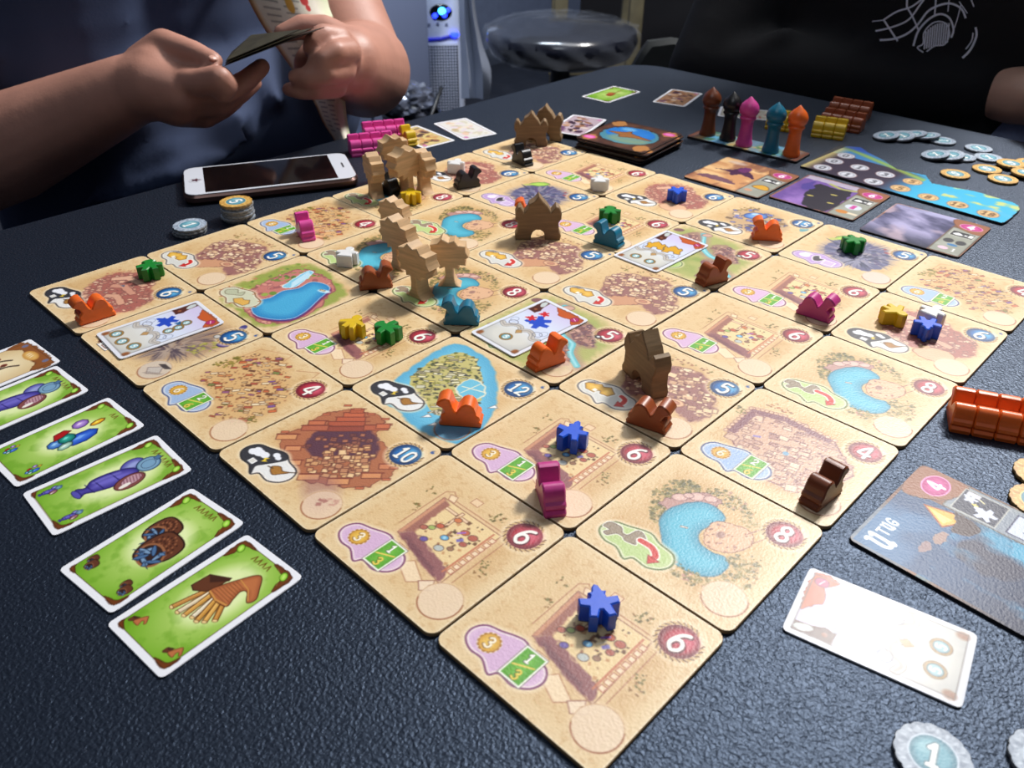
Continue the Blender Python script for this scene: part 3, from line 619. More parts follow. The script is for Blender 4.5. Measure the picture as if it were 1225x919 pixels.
def great_lake(n):
    k = base(n, 66.6)
    k.poly(smooth([(.20, .10), (.10, .34), (.08, .80), (.30, .96), (.66, .90), (.88, .80), (.98, .40), (.93, .08), (.70, .02), (.4, .04)], 4), (150, 160, 74), ragged=.05, rs=10, soft=.05)
    k.scatter([(.12, .1), (.1, .9), (.7, .9), (.95, .4), (.9, .05)], 240, .02, .05, [(120, 148, 52), (150, 172, 70), (96, 124, 48), (176, 180, 90), (190, 130, 90)], 121, (1, 1.7), round_=True, a=.8)
    R = smooth([(.42, .14), (.26, .34), (.20, .62), (.26, .84), (.48, .88), (.70, .84), (.90, .56), (.97, .34), (.86, .10), (.64, .05)], 4)
    k.poly(R, (196, 122, 112), ragged=.04, rs=14, line=(150, 84, 84), lw=.012)
    k.scatter(R, 90, .03, .07, [(214, 146, 130), (182, 106, 100), (226, 168, 146), (160, 96, 96)], 122, (1, 1.7), round_=True, line=(146, 84, 84), lw=.005)
    k.scatter([(.22, .5), (.24, .84), (.46, .86), (.42, .66)], 60, .025, .05, [(110, 140, 56), (84, 116, 50), (150, 168, 72)], 123, round_=True)
    W = smooth([(.47, .20), (.50, .34), (.47, .48), (.52, .60), (.50, .74), (.60, .80), (.72, .78), (.80, .62), (.90, .42), (.92, .26), (.80, .14), (.64, .10)], 4)
    k.poly([(p[0] + .03, p[1] - .012) for p in W], (64, 62, 142), line=(122, 50, 90), lw=.02)
    k.poly(W, (40, 126, 186), grad=((70, 168, 212), .10), line=(196, 226, 236), lw=.006)
    k.poly(smooth([(.40, .52), (.34, .70), (.30, .84), (.36, .86), (.44, .72), (.48, .58)], 4), (130, 200, 226), line=(230, 244, 248), lw=.008, ragged=.01)
    for j in range(7): k.line([(.32 + .012 * j, .84 - .004 * j), (.40 + .012 * j, .62 - .01 * j)], .005, (236, 246, 250))
    k.ell(.72, .72, .06, .025, (206, 232, 240), .4, soft=.02); k.bar(.70, .72, .05, .02, .3, (226, 206, 160), line=(90, 70, 60), lw=.005); k.ell(.45, .40, .035, .03, (110, 140, 56)); k.ell(.42, .34, .03, .03, (150, 168, 72))
    shield(k, (206, 208, 180), (130, 90, 60))
    P = smooth([(.12, .16), (.18, .23), (.24, .2), (.26, .25), (.30, .2), (.24, .16), (.18, .12)], 3); k.poly(P, (186, 190, 160), line=(110, 96, 70), lw=.006)
    k.poly([(.30, .12), (.34, .18), (.38, .17), (.42, .2), (.47, .16), (.46, .11), (.36, .09)], (222, 174, 84), line=(110, 76, 40), lw=.006)
    for j in range(9): a = j * .7; k.bar(.31 + .24 * math.cos(a), .17 + .115 * math.sin(a), .03, .012, a, (176, 110, 60))
    return k
def old_workshop(n):
    k = base(n, 72.2)
    k.ell(.58, .50, .38, .30, (150, 120, 104), .78, soft=.14, a=.7)
    burst(k, .62, .50, .22, .38, 120, [(124, 104, 100), (96, 80, 84), (150, 128, 112), (176, 152, 130)], 131, .026); burst(k, .66, .40, .12, .24, 70, [(84, 70, 80), (176, 156, 140)], 132, .018)
    k.scatter(smooth([(.74, .5), (.84, .7), (.92, .62), (.86, .46)], 3), 30, .02, .04, [(150, 146, 60), (176, 168, 84)], 133, round_=True)
    k.ell(.90, .70, .05, .035, (66, 52, 116), .6, grad=((104, 84, 160), .03), line=(40, 30, 70), lw=.006); k.ell(.78, .94, .03, .04, (70, 64, 130), .5)
    spot(k, (206, 192, 178), .8)
    k.poly([(.80, .16), (.87, .24), (.93, .18), (.87, .11)], (196, 186, 176), line=(120, 100, 96), lw=.005)
    for j in range(8): k.line([(.82 + .012 * j, .235 - .0 * j), (.85 + .012 * j, .265)], .008, (44, 36, 40)); k.line([(.84 + .014 * j, .10 + .008 * j), (.86 + .014 * j, .14 + .008 * j)], .005, (150, 134, 124))
    k.rect(.22, .04, .36, .13, (246, 244, 238), line=(70, 50, 50), lw=.006); k.poly([(.16, .1), (.22, .2), (.3, .18), (.2, .06)], (126, 60, 52), line=(70, 40, 40), lw=.006); k.rect(.26, .06, .33, .11, (236, 234, 226), line=(120, 50, 46), lw=.008)
    medal(k, '5', False); k.ell(.76, .73, .028, .025, (200, 196, 190), line=(60, 56, 60), lw=.006); return k

# ------------------------------------------------------------------ laying the tiles
PITCH, TSZ, TH = 0.078, 0.0773, 0.002
DESIGNS = dict(M=(small_market, 216), O=(oasis, 200), B=(bazaar, 170), W=(walled_market, 180), V=(village, 160), Z=(storm_village, 150), P=(palace_town, 180),
               R=(ruins, 160), D=(sacred_dome, 130), A=(workshop, 140), C=(chasm, 150), L=(great_lake, 150), H=(old_workshop, 150))
LAYOUT = [  # i counts towards the left corner, j towards the right corner
 'MOWOZB', 'MMVMMA', 'PRCVCD', 'BMOVMZ', 'HLOOAM', 'ZVBOZV']
KIND = dict(M='small market tile marked 6', O='oasis tile marked 8', B='bazaar tile marked 4', W='walled city tile marked 4', V='village tile marked 5', Z='storm village tile marked 6',
    P='palace town tile marked 10', R='island ruins tile marked 12', D='blue domed shrine tile marked 15', A='dark spiky workshop tile', C='green ravine tile marked 5', L='great lake tile with waterfall', H='brown hut tile marked 5')
WHERE = {
 (0,0): 'at the nearest corner, lone blue meeple on it', (0,1): 'empty, between the nearest tile and a walled city', (0,2): 'under the dark brown camel nearest the orange camel row',
 (0,3): 'empty, on the edge beside the orange camel row', (0,4): 'under the huddle of yellow, white and blue meeples', (0,5): 'empty, at the far end of the right edge',
 (1,0): 'empty, beside the ten-point palace town', (1,1): 'under a blue meeple and a purple camel', (1,2): 'under a grey palace and a brown camel', (1,3): 'empty, beyond the grey palace seen edge-on',
 (1,4): 'under the magenta camel', (1,5): 'under a lone green meeple', (2,0): 'empty, on the edge facing the green cards', (2,1): 'under an orange camel with its blue sea', (2,2): 'half covered by a whim card and orange camel',
 (2,3): 'empty, between two ravine tiles', (2,4): 'half covered by a card with two yellow palace icons', (2,5): 'under an orange camel', (3,0): 'empty, on the edge facing the green cards',
 (3,1): 'under a yellow and a green meeple', (3,2): 'under a teal camel and two palm trees', (3,3): 'under a brown palace with open arch', (3,4): 'under a teal camel and a green meeple', (3,5): 'under a lone blue meeple',
 (4,0): 'half covered by a card, second from the outermost corner', (4,1): 'empty, its water bright blue', (4,2): 'under a white meeple and a brown camel', (4,3): 'empty, behind the tall palm trees', (4,4): 'under an orange camel behind the palace',
 (4,5): 'under a lone white meeple', (5,0): 'under an orange camel and a green meeple', (5,1): 'empty, next to the two small coin stacks', (5,2): 'under a pink camel', (5,3): 'under the palm grove and a yellow meeple', (5,4): 'under a black camel and a white meeple', (5,5): 'under two palaces and a black camel'}
BASE_ME = prism(rrect(TSZ, TSZ, 0.0048, 5), 0, TH - 0.0001, 0.0003, 'cardboard')
PRINT_ME = {}
for k_, (fn, n) in DESIGNS.items():
    PRINT_ME[k_] = fn(n).mesh('tile_print', 0.058, TH, None, TSZ - 0.0006)
# measured line crossings, so that every tile lies where the photograph has it
MEAS = {(2,1):(534.3,543.1),(1,1):(681.8,638.3),(1,3):(907.3,466.0),(4,1):(317.4,406.4),(3,1):(417.1,467.6),(5,1):(239.4,351.3),(6,1):(175.4,306.3),(5,0):(92,403.8),(1,5):(1057.9,350.1),
 (1,6):(1111.4,305.5),(1,4):(992.8,403),(0,4):(1146.1,463.1),(0,3):(1078.5,540.3),(0,5):(1205.4,401.5),(5,5):(636.4,209.9),(5,6):(704,183.3),(4,6):(785.3,208.4),(4,5):(716.7,237.8),(6,5):(565.9,183.9),(5,4):(561,236.8)}
TILES = {}
for i in range(6):
    for j in range(6):
        k_ = LAYOUT[i][j]
        dx = dy = 0.0; n = 0
        for c in ((i, j), (i+1, j), (i, j+1), (i+1, j+1)):
            if c in MEAS:
                p = at(*MEAS[c], TH); dx += p[0] - (c[1] - 3) * PITCH; dy += p[1] - (c[0] - 3) * PITCH; n += 1
        lim = lambda v: max(-.00045, min(.00045, v * .5))
        dx, dy = (lim(dx / n), lim(dy / n)) if n else (0, 0)
        rg = random.Random(i * 7 + j)
        t = empty('terrain_tile', ((j - 2.5) * PITCH + dx, (i - 2.5) * PITCH + dy, 0.0), -math.pi / 2, None, 'tile', 'square terrain tiles of the game board'); t['kind'] = 'thing'
        t['label'] = KIND[k_] + ', ' + WHERE[(i, j)]
        obj('cardboard', BASE_ME, M_BOARDEDGE, t); obj('printed_face', PRINT_ME[k_], M_TILEPRINT, t)
        TILES[(i, j)] = t

# ================================================================== wooden pieces
def paint(name, rgb, rough=0.38): return mat('paint_' + name, rgb, rough, 0.10, 260, 0.05, coat=0.10, stretch=(1, 1, 3))
COLS = dict(orange=(238, 106, 30), brown=(116, 58, 28), teal=(16, 112, 142), magenta=(190, 58, 132), pink=(222, 74, 158), black=(20, 20, 22), blue=(24, 86, 214), green=(20, 132, 44),
            yellow=(222, 184, 20), white=(228, 228, 226), redbrown=(150, 72, 32))
M_WOOD = mat('pale_beech_wood', (206, 170, 126), 0.6, 0.25, 70, 0.16, stretch=(1, 1, 9))
M_GREYWOOD = mat('stained_grey_brown_wood', (136, 110, 78), 0.6, 0.25, 70, 0.18, stretch=(1, 1, 9))
mm = 0.001
CAMEL = [(-10.6, 0), (10.3, 0), (10.7, 1.6), (9.4, 3.2), (9.9, 4.8), (9.2, 6.6), (7.6, 7.8), (7.9, 9.2), (8.9, 10.6), (10.4, 11.3), (11.6, 12.2), (11.2, 13.7), (9.2, 15.5), (6.9, 16.4), (5.0, 15.8), (4.2, 13.8), (3.6, 11.4), (2.6, 9.3), (1.6, 8.6),
         (0.6, 10.2), (-1.0, 12.4), (-3.2, 13.6), (-5.4, 13.3), (-7.2, 11.6), (-8.0, 9.2), (-8.4, 7.2), (-9.8, 6.2), (-10.2, 4.6), (-9.6, 3.4), (-10.9, 2.0)]
CAMEL_TH = 10.0 * mm
def upright(outline, th, bev, name):
    """outline in X (along) and Z (up), thickness along Y"""
    me = prism([(x * mm, z * mm) for x, z in outline], -th / 2, th / 2, bev * mm, name)
    me.transform(Matrix.Rotation(math.pi / 2, 4, 'X')); return me
CAMEL_ME = {}
def camel_mesh(c):
    if c not in CAMEL_ME:
        P = np.array(CAMEL)
        m = upright(P, CAMEL_TH, .7, 'camel'); m.materials.append(paint(c, COLS[c])); CAMEL_ME[c] = m
    return CAMEL_ME[c]
def camel(c, head, tail, label, z=TH, face=True, group=None, scale=1.0):
    """head, tail: where the visible lower edge (or, face=False, the middle line) starts and ends in the photograph"""
    a, b = at(*head, z), at(*tail, z); d = a - b; d[2] = 0; d /= np.linalg.norm(d)
    m = (a + b) / 2; n = np.array([-d[1], d[0], 0])
    if n @ (m - CAMC) < 0: n = -n
    if face: m = m + n * CAMEL_TH / 2 * scale
    o = obj('camel', camel_mesh(c), None, None, (m[0], m[1], z + .00005), (0, 0, math.atan2(d[1], d[0]))); o.scale = (scale,) * 3
    return tag(o, label, 'camel', group)
camel('orange', (96, 391), (140, 377), 'orange camel standing on the outermost storm village tile beside a green meeple')
camel('pink', (361.5, 275), (371, 290), 'pink camel standing on end-on view beyond the great lake tile', face=False)
camel('magenta', (654, 586), (663, 615), 'magenta camel with its back to us, behind a blue meeple', face=False)
camel('brown', (995, 583), (967, 607), 'dark brown camel on the walled city tile near the table side', face=False)
camel('redbrown', (796, 522), (748, 506), 'brown camel right in front of the grey edge-on palace')
camel('orange', (678, 433), (641, 447), 'orange camel on the ravine tile, its rear against a card')
camel('orange', (525, 509.5), (575, 513), 'orange camel on the island ruins tile marked 12')
camel('teal', (529.4, 389.4), (573.5, 390.6), 'teal camel in front of the two palm trees')
camel('redbrown', (471, 344.5), (430.5, 349), 'brown camel beside the white meeple and the palm trees')
camel('teal', (707.8, 290), (740, 299.5), 'teal camel with a green meeple right behind it')
camel('orange', (897, 287.5), (938, 290), 'orange camel on the blue domed shrine tile')
camel('redbrown', (876, 335), (838, 346), 'brown camel beside the card with two yellow palaces')
camel('magenta', (995, 389.5), (948, 374), 'magenta camel standing alone on a small market tile')
camel('orange', (615, 262), (652, 263), 'orange camel peeping out behind the brown palace', face=False)
camel('black', (614, 190), (636, 201), 'black camel in front of the pair of palaces', face=False)
camel('black', (577, 223), (546, 228), 'black camel standing beside a white meeple on a storm village tile')
camel('black', (457, 228), (474, 235), 'black camel tucked between the palm trees', face=False)

# ---- camels waiting in rows on the table
def row(c, near0, near1, n, toward, labels, group, z=0.0, gap=1.03, layers=None):
    """n camels side by side, tails facing us: near0, near1 are the ends of the row's near edge; 'toward' is a point the heads aim at"""
    a, b = at(*near0, z), at(*near1, z); e = b - a; e /= np.linalg.norm(e); h = np.array([-e[1], e[0], 0.0])
    if h @ (at(*toward, z) - a) < 0: h = -h
    for k in range(n):
        p = a + e * CAMEL_TH * gap * (k + .5) + h * 10.8 * mm
        o = obj('camel', camel_mesh(c), None, None, (p[0], p[1], z + .00005), (0, 0, math.atan2(h[1], h[0]))); tag(o, labels[k], 'camel', group)
row('orange', (1134, 516.5), (1214, 532), 4, (1180, 440), ['orange camel at the end of its row nearest the board', 'second orange camel in the row of four on the bare table', 'third orange camel in the row of four on the bare table', 'last orange camel of the row, cut by the frame'], 'row of orange camels at the right')
row('yellow', (969, 163.5), (1006, 168.5), 3, (990, 140), ['yellow camel of the heap beside the coins, nearest the pawns', 'middle yellow camel of the heap beside the coins', 'yellow camel of the heap nearest the coins'], 'yellow camels beside the coins')
row('redbrown', (978, 152), (1030, 161), 4, (1000, 130), ['brown camel nearest the pawns, in the row behind the yellow camels'] + ['brown camel inside the row right behind the yellow camels'] * 2 + ['brown camel nearest the coins, in the row behind the yellow camels'], 'brown camels behind the yellow camels')
row('redbrown', (988, 138.5), (1040, 147), 4, (1010, 120), ['brown camel of the hindmost row, nearest the pawns'] + ['brown camel inside the hindmost row of the heap'] * 2 + ['brown camel of the hindmost row, nearest the coins'], 'hindmost brown camels')
row('yellow', (914, 154), (952, 160), 3, (930, 130), ['yellow camel behind the teal pawn', 'yellow camel between the teal and orange pawns', 'yellow camel behind the orange pawn'], 'yellow camels behind the pawns')
row('pink', (421, 189), (470, 184), 4, (440, 150), ['pink camel nearest the phone in the row before the cards', 'second pink camel from the phone', 'third pink camel from the phone', 'fourth pink camel from the phone, beside the yellow camel'], 'row of pink camels behind the phone')
row('pink', (438, 173), (500, 167), 4, (450, 140), ['pink camel of the rear row nearest the seated person'] + ['pink camel inside the rear row'] * 2 + ['pink camel of the rear row nearest the white cards'], 'rear row of pink camels')
camel('yellow', (480, 166), (498, 178), 'yellow camel next to the pink camels behind the palm grove', z=0.0, face=False)

# ---- meeples lying on their backs
MEEPLES = {
 'blue':   [(-5.6, -7.6), (-2.2, -8.2), (-.6, -4.6), (.6, -4.6), (2.2, -8.2), (5.6, -7.6), (4.6, -2.6), (8.4, -1.6), (8.2, 2.2), (3.6, 2.0), (3.2, 3.4), (4.0, 5.2), (2.2, 5.6), (1.2, 8.6), (-.2, 9.4), (-1.6, 7.8), (-2.0, 5.4), (-3.8, 5.0), (-3.0, 3.2), (-3.6, 2.0), (-8.2, 2.6), (-8.4, -1.4), (-4.6, -2.6)],
 'green':  [(-5.8, -7.8), (-1.8, -8.0), (0, -5.2), (1.8, -8.0), (5.8, -7.8), (4.2, -2.2), (8.6, -2.4), (9.0, 1.2), (5.2, 2.6), (3.0, 2.6), (3.4, 4.8), (5.0, 6.0), (2.4, 8.4), (0, 9.0), (-2.4, 8.4), (-5.0, 6.0), (-3.4, 4.8), (-3.0, 2.6), (-5.2, 2.6), (-9.0, 1.2), (-8.6, -2.4), (-4.2, -2.2)],
 'yellow': [(-4.6, -8.0), (-1.4, -8.4), (0, -5.0), (1.4, -8.4), (4.6, -8.0), (4.0, -2.8), (8.2, -4.2), (9.0, -.6), (4.2, 2.2), (2.8, 3.0), (3.6, 5.4), (2.2, 8.0), (0, 8.8), (-2.2, 8.0), (-3.6, 5.4), (-2.8, 3.0), (-4.2, 2.2), (-9.0, -.6), (-8.2, -4.2), (-4.0, -2.8)],
 'white':  [(-6.0, -8.0), (6.0, -8.0), (4.6, -3.0), (8.0, -2.6), (8.4, .8), (4.4, 2.6), (2.6, 2.8), (3.4, 5.0), (2.6, 7.4), (0, 9.0), (-2.6, 7.4), (-3.4, 5.0), (-2.6, 2.8), (-4.4, 2.6), (-8.4, .8), (-8.0, -2.6), (-4.6, -3.0)]}
MEEPLE_ME = {c: prism([(x * .92 * mm, y * .92 * mm) for x, y in P], 0, 9.0 * mm, .55 * mm, 'meeple') for c, P in MEEPLES.items()}
for c, m in MEEPLE_ME.items(): m.materials.append(paint(c, COLS[c]))
def meeple(c, base_px, head_px, label, z=TH, standing=False):
    p = at(*base_px, z); d = at(*head_px, z) - p
    o = obj('meeple', MEEPLE_ME[c], None, None, (p[0], p[1], z + .00005), (0, 0, math.atan2(d[1], d[0]) - math.pi / 2))
    return tag(o, label, 'meeple')
meeple('blue', (715, 738), (706, 705), 'blue meeple alone on the nearest tile')
meeple('blue', (684, 532), (695, 515), 'blue meeple behind the magenta camel')
meeple('blue', (1105, 402), (1104, 417), 'blue meeple in front of the white and yellow meeples')
meeple('blue', (809, 240), (809, 252), 'blue meeple alone on a storm village tile')
meeple('green', (182, 331), (180, 316), 'green meeple behind the leftmost orange camel')
meeple('green', (464, 406), (448, 400), 'green meeple right beside the yellow meeple')
meeple('green', (1019, 300), (1034, 300), 'green meeple alone on the dark spiky workshop tile')
meeple('green', (729, 264), (729, 254), 'green meeple behind the teal camel')
meeple('yellow', (424, 400), (436, 388), 'yellow meeple left of a green meeple on a market tile')
meeple('yellow', (1067, 386), (1078, 392), 'yellow meeple next to the blue and white meeples')
meeple('yellow', (492, 242), (492, 232), 'yellow meeple at the foot of the palm grove')
meeple('white', (417, 315), (424, 306), 'white meeple on the oasis tile beside a brown camel')
meeple('white', (1112, 386), (1122, 380), 'white meeple behind the blue meeple in the huddle of three')
meeple('white', (717, 226), (717, 216), 'white meeple alone on a far small market tile')
meeple('white', (546, 205), (552, 198), 'white meeple behind the black camel')

# ---- palm trees and palaces
PALM = [(-7.5, 0), (7.5, 0), (4.8, 1.6), (3.0, 5), (2.4, 9), (2.6, 13.5), (6.4, 12.2), (6.2, 15.6), (11.0, 15.2), (10.2, 19.4), (13.2, 21.0), (11.0, 24.4), (11.0, 28.4), (6.4, 28.8), (4.2, 32.2), (0.4, 30.8), (-3.8, 33.2), (-6.8, 30.0), (-11.4, 29.2), (-10.8, 24.8), (-13.2, 21.8), (-10.4, 19.0), (-10.8, 15.4), (-6.2, 15.8), (-6.0, 12.6), (-2.6, 14.0), (-2.2, 9), (-2.8, 5), (-4.6, 1.6)]
PALACE = [(-16, 0), (-16.6, 3.2), (-15, 6.4), (-14.6, 13), (-16.4, 16), (-16.6, 20), (-14.4, 24.6), (-12.6, 25), (-10.2, 20.6), (-7.6, 23.6), (-6.6, 27.0), (-3.0, 29.2), (0, 33.2), (3.0, 29.2), (6.6, 25.4), (9.0, 21.0), (12.4, 25.4), (14.6, 24.4), (16.6, 20), (16.4, 16), (14.6, 13), (15, 6.4), (16.6, 3.2), (16, 0),
          (5.0, 0), (5.0, 3.4), (3.8, 6.2), (1.6, 7.8), (-1.6, 7.8), (-3.8, 6.2), (-5.0, 3.4), (-5.0, 0)]
PALM_ME = upright(PALM, 10 * mm, .5, 'palm_tree'); PALM_ME.materials.append(M_WOOD)
PALACE_ME = upright(PALACE, 10 * mm, .6, 'palace'); PALACE_ME.materials.append(M_GREYWOOD)
def flatpiece(me, name, a_px, b_px, label, cat, scale=1.0, z=TH, face=True, lean=0.0):
    a, b = at(*a_px, z), at(*b_px, z); d = b - a; d[2] = 0; d /= np.linalg.norm(d); m = (a + b) / 2; n = np.array([-d[1], d[0], 0])
    if n @ (m - CAMC) < 0: n = -n
    if face: m = m + n * .005 * scale
    o = obj(name, me, None, None, (m[0], m[1], z + .00005), (0, 0, math.atan2(d[1], d[0]))); o.scale = (scale,) * 3
    return tag(o, label, cat)
flatpiece(PALACE_ME, 'palace', (616, 287.5), (671, 287.5), 'brown wooden palace showing its whole face and open arch', 'palace')
flatpiece(PALACE_ME, 'palace', (614, 175), (656, 175.5), 'front one of the two palaces at the far corner', 'palace', .95)
flatpiece(PALACE_ME, 'palace', (630, 167), (672, 170), 'rear one of the two palaces at the far corner', 'palace', 1.0)
flatpiece(PALACE_ME, 'palace', (753, 440), (789, 477), 'grey wooden palace seen nearly edge-on near the middle', 'palace', 1.0, face=False)
flatpiece(PALM_ME, 'palm_tree', (519, 343), (556, 344), 'wooden palm tree facing us behind the teal camel', 'palm tree', 1.0)
flatpiece(PALM_ME, 'palm_tree', (487, 346), (519, 360), 'leaning pale-edged palm tree left of the teal camel', 'palm tree', 1.08, face=False)
flatpiece(PALM_ME, 'palm_tree', (464, 312), (496, 325), 'palm tree behind the brown camel, pale crown edges lit', 'palm tree', 1.08, face=False)
flatpiece(PALM_ME, 'palm_tree', (460, 282), (490, 291), 'low palm tree crown right in front of the yellow meeple', 'palm tree', .95, face=False)
flatpiece(PALM_ME, 'palm_tree', (444, 228), (456, 241), 'edge-on palm tree beside the phone', 'palm tree', 1.05, face=False)
flatpiece(PALM_ME, 'palm_tree', (478, 236), (496, 230), 'broad dark palm tree in the middle of the grove', 'palm tree', 1.2, face=False)
flatpiece(PALM_ME, 'palm_tree', (460, 212), (485, 207), 'rear palm tree of the grove', 'palm tree', 1.05, face=False)
flatpiece(PALM_ME, 'palm_tree', (500, 225), (516, 234), 'edge-on palm tree at the grove end toward the black camel', 'palm tree', 1.05, face=False)

# ================================================================== cards
CL, CW, CT = 0.0628, 0.0378, 0.0007
CARD_BODY = prism(rrect(CL, CW, .0034, 5), 0, CT - .0001, .0001, 'card_stock', smooth_=40)
DJ = 0.0725
DJ_BODY = prism(rrect(DJ, DJ, .003, 5), 0, .0011, .0002, 'card_stock')
def place(corners, z):
    P = [at(*q, z) for q in corners]; m = sum(P) / 4; d = (P[1] - P[0]) + (P[2] - P[3])
    return (m[0], m[1], z), math.atan2(d[1], d[0])
PRINTS = {}
def card(key, corners, label, group, z=0.0002, fn=None, n=150, cat='card', square=False, angle=None, loc=None, name='playing_card'):
    if key not in PRINTS:
        k = fn(n); PRINTS[key] = k.mesh('card_print', (.055 if not square else .042), CT if not square else .0012, None, (CW - .0002) if not square else DJ - .0003)
    l, a = place(corners, z) if corners else (loc, angle)
    t = empty(name, l, a, label, cat, group)
    obj('card_stock', DJ_BODY if square else CARD_BODY, M_DARKEDGE if square else M_CARDEDGE, t); obj('printed_face', PRINTS[key], M_DJINN if square else M_CARDPRINT, t)
    return t
W_ = CL / CW
def border(n, c): k = Ink(W_, 1, n, (234, 236, 242)); return k
def green_base(n, marks):
    k = Ink(W_, 1, n, (236, 238, 244)); X, Y = k.X, k.Y
    m = .078; k.poly([(m, m), (W_ - m, m), (W_ - m, 1 - m), (m, 1 - m)], (112, 168, 38), ragged=.004)
    R = (X > m) & (X < W_ - m) & (Y > m) & (Y < 1 - m)
    d = np.hypot((X - .92) / .95, (Y - .47) / .62)
    k.wash((222, 236, 158), np.clip(1.02 - d, 0, .85) * R); k.wash((96, 152, 30), np.clip((fbm(X * 6, Y * 6, 4, marks) - .52) * 3, 0, .4) * R)
    B = (110, 58, 26)
    for P in ([(m, m), (.24, m), (.13, .11), (.11, .22), (m, .26)], [(m, 1 - m), (.2, 1 - m), (.12, .9), (m, .80)],
              [(W_ - m, m), (W_ - .34, m), (W_ - .25, .13), (W_ - .14, .17), (W_ - .10, .30), (W_ - m, .36)], [(W_ - m, 1 - m), (W_ - .36, 1 - m), (W_ - .26, .87), (W_ - .14, .88), (W_ - .10, .76), (W_ - m, .70)]):
        k.poly(smooth(P, 3), B, ragged=.02, rs=14, line=(70, 34, 18), lw=.010)
    k.rect(m, m, W_ - m, 1 - m, None, line=(84, 48, 24), lw=.008)
    for x, y in ((W_ - .135, .16), (W_ - .175, .86)):
        k.ell(x, y, .065, .045, (60, 100, 20), .6); k.ell(x, y, .055, .037, (132, 196, 44), .6, grad=((190, 230, 110), .03))
    for j in range(marks):
        y = .70 - j * .075 - (6 - marks) * .03
        k.line([(W_ - .20, y), (W_ - .13, y - .028), (W_ - .20, y - .05)], .014, (104, 70, 20))
    for j in range(5): k.line([(.2 + .3 * j, .12 + .03 * (j % 2)), (.32 + .3 * j, .2), (.36 + .3 * j, .3)], .006, (170, 206, 90), .6)
    return k
def two_icons(k, f):
    f(.25, .80, .30); f(.26, .19, .30)
def fish_art(k, x, y, s):
    for cx, cy, r in ((x + .24 * s, y + .20 * s, .235 * s), (x - .0 * s, y - .07 * s, .29 * s)):
        P = smooth([(cx - r, cy + r * .5), (cx - .2 * r, cy + r * .9), (cx + r * .9, cy + r * .7), (cx + r * 1.1, cy), (cx + r * .8, cy - r * .8), (cx - .1 * r, cy - r * .9), (cx - r * .8, cy - r * .4)], 4)
        k.poly(P, (98, 56, 38), line=(44, 24, 18), lw=.02 * s + .004)
        if s > .5:
            for q in range(60):
                a = q * 2.4; rr = r * (q / 60) ** .5 * .85; k.ell(cx + .12 * r + rr * math.cos(a), cy + rr * math.sin(a) * .8, .020 * s, .014 * s, (146, 92, 62) if q % 2 else (64, 34, 24), .5, 8)
        k.ell(cx - .44 * r, cy - .02 * r, .60 * r, .74 * r, (52, 34, 30), -.4, line=(150, 98, 66), lw=.035 * s)
        for q in range(8 if s > .5 else 4):
            a = q * 1.1 + cx * 9; px, py = cx - .5 * r + .34 * r * math.cos(a), cy - .05 * r + .46 * r * math.sin(a)
            k.ell(px, py, .36 * r, .11 * r, (74, 108, 150) if q % 2 else (120, 152, 186), a * .8, 12, line=(30, 44, 70), lw=.008 * s + .002)
            if s > .5 and q % 2 == 0:
                ex, ey = px - .36 * r * math.cos(a * .8) , py - .36 * r * math.sin(a * .8); k.poly([(px, py), (ex - .05, ey + .04), (ex - .02, ey), (ex - .03, ey - .05)], (92, 126, 164), line=(30, 44, 70), lw=.008)
def jar_art(k, x, y, s):
    a = .12
    P = smooth([(x - .62 * s, y + .10 * s), (x - .56 * s, y + .22 * s), (x - .44 * s, y + .16 * s), (x - .30 * s, y + .27 * s), (x, y + .26 * s), (x + .26 * s, y + .16 * s), (x + .34 * s, y + .02 * s), (x + .22 * s, y - .08 * s), (x - .10 * s, y - .10 * s), (x - .36 * s, y - .03 * s), (x - .50 * s, y + .03 * s), (x - .60 * s, y - .02 * s)], 4)
    k.ell(x + .32 * s, y + .20 * s, .2 * s, .15 * s, (70, 66, 150), .3, line=(34, 30, 84), lw=.012 * s + .003, grad=((150, 160, 214), .12 * s))
    k.poly(P, (52, 44, 126), line=(28, 22, 74), lw=.014 * s + .003, grad=((112, 104, 196), .16 * s))
    for t in (-.42, -.28, -.02): k.line([(x + t * s, y + .24 * s), (x + (t + .04) * s, y - .04 * s)], .016 * s, (36, 28, 96))
    k.ell(x - .6 * s, y + .1 * s, .05 * s, .12 * s, (86, 80, 170), .1, line=(30, 24, 80), lw=.01 * s + .002)
    k.line(smooth([(x - .3 * s, y + .2 * s), (x - .1 * s, y + .2 * s), (x + .1 * s, y + .16 * s)], 4, False), .05 * s, (140, 136, 220), .5, .03 * s)
    k.ell(x + .52 * s, y + .06 * s, .19 * s, .17 * s, (96, 136, 170), .2, line=(36, 56, 90), lw=.016 * s + .003, grad=((160, 196, 214), .1 * s)); k.ell(x + .52 * s, y + .06 * s, .12 * s, .10 * s, (120, 160, 190), .2, line=(48, 70, 104), lw=.012 * s); k.bar(x + .70 * s, y + .12 * s, .1 * s, .09 * s, .3, (76, 112, 150), line=(36, 56, 90), lw=.01 * s)
    k.ell(x + .12 * s, y - .15 * s, .25 * s, .15 * s, (130, 74, 70), .15, line=(70, 30, 30), lw=.016 * s + .003); k.ell(x + .16 * s, y - .13 * s, .17 * s, .10 * s, (190, 150, 160), .15, line=(96, 50, 60), lw=.01 * s)
    for q in range(6): k.line([(x + (.02 + .05 * q) * s, y - .2 * s), (x + (.06 + .05 * q) * s, y - .06 * s)], .012 * s, (110, 60, 76))
    k.ell(x + .02 * s, y - .2 * s, .10 * s, .04 * s, (236, 230, 220), .1)
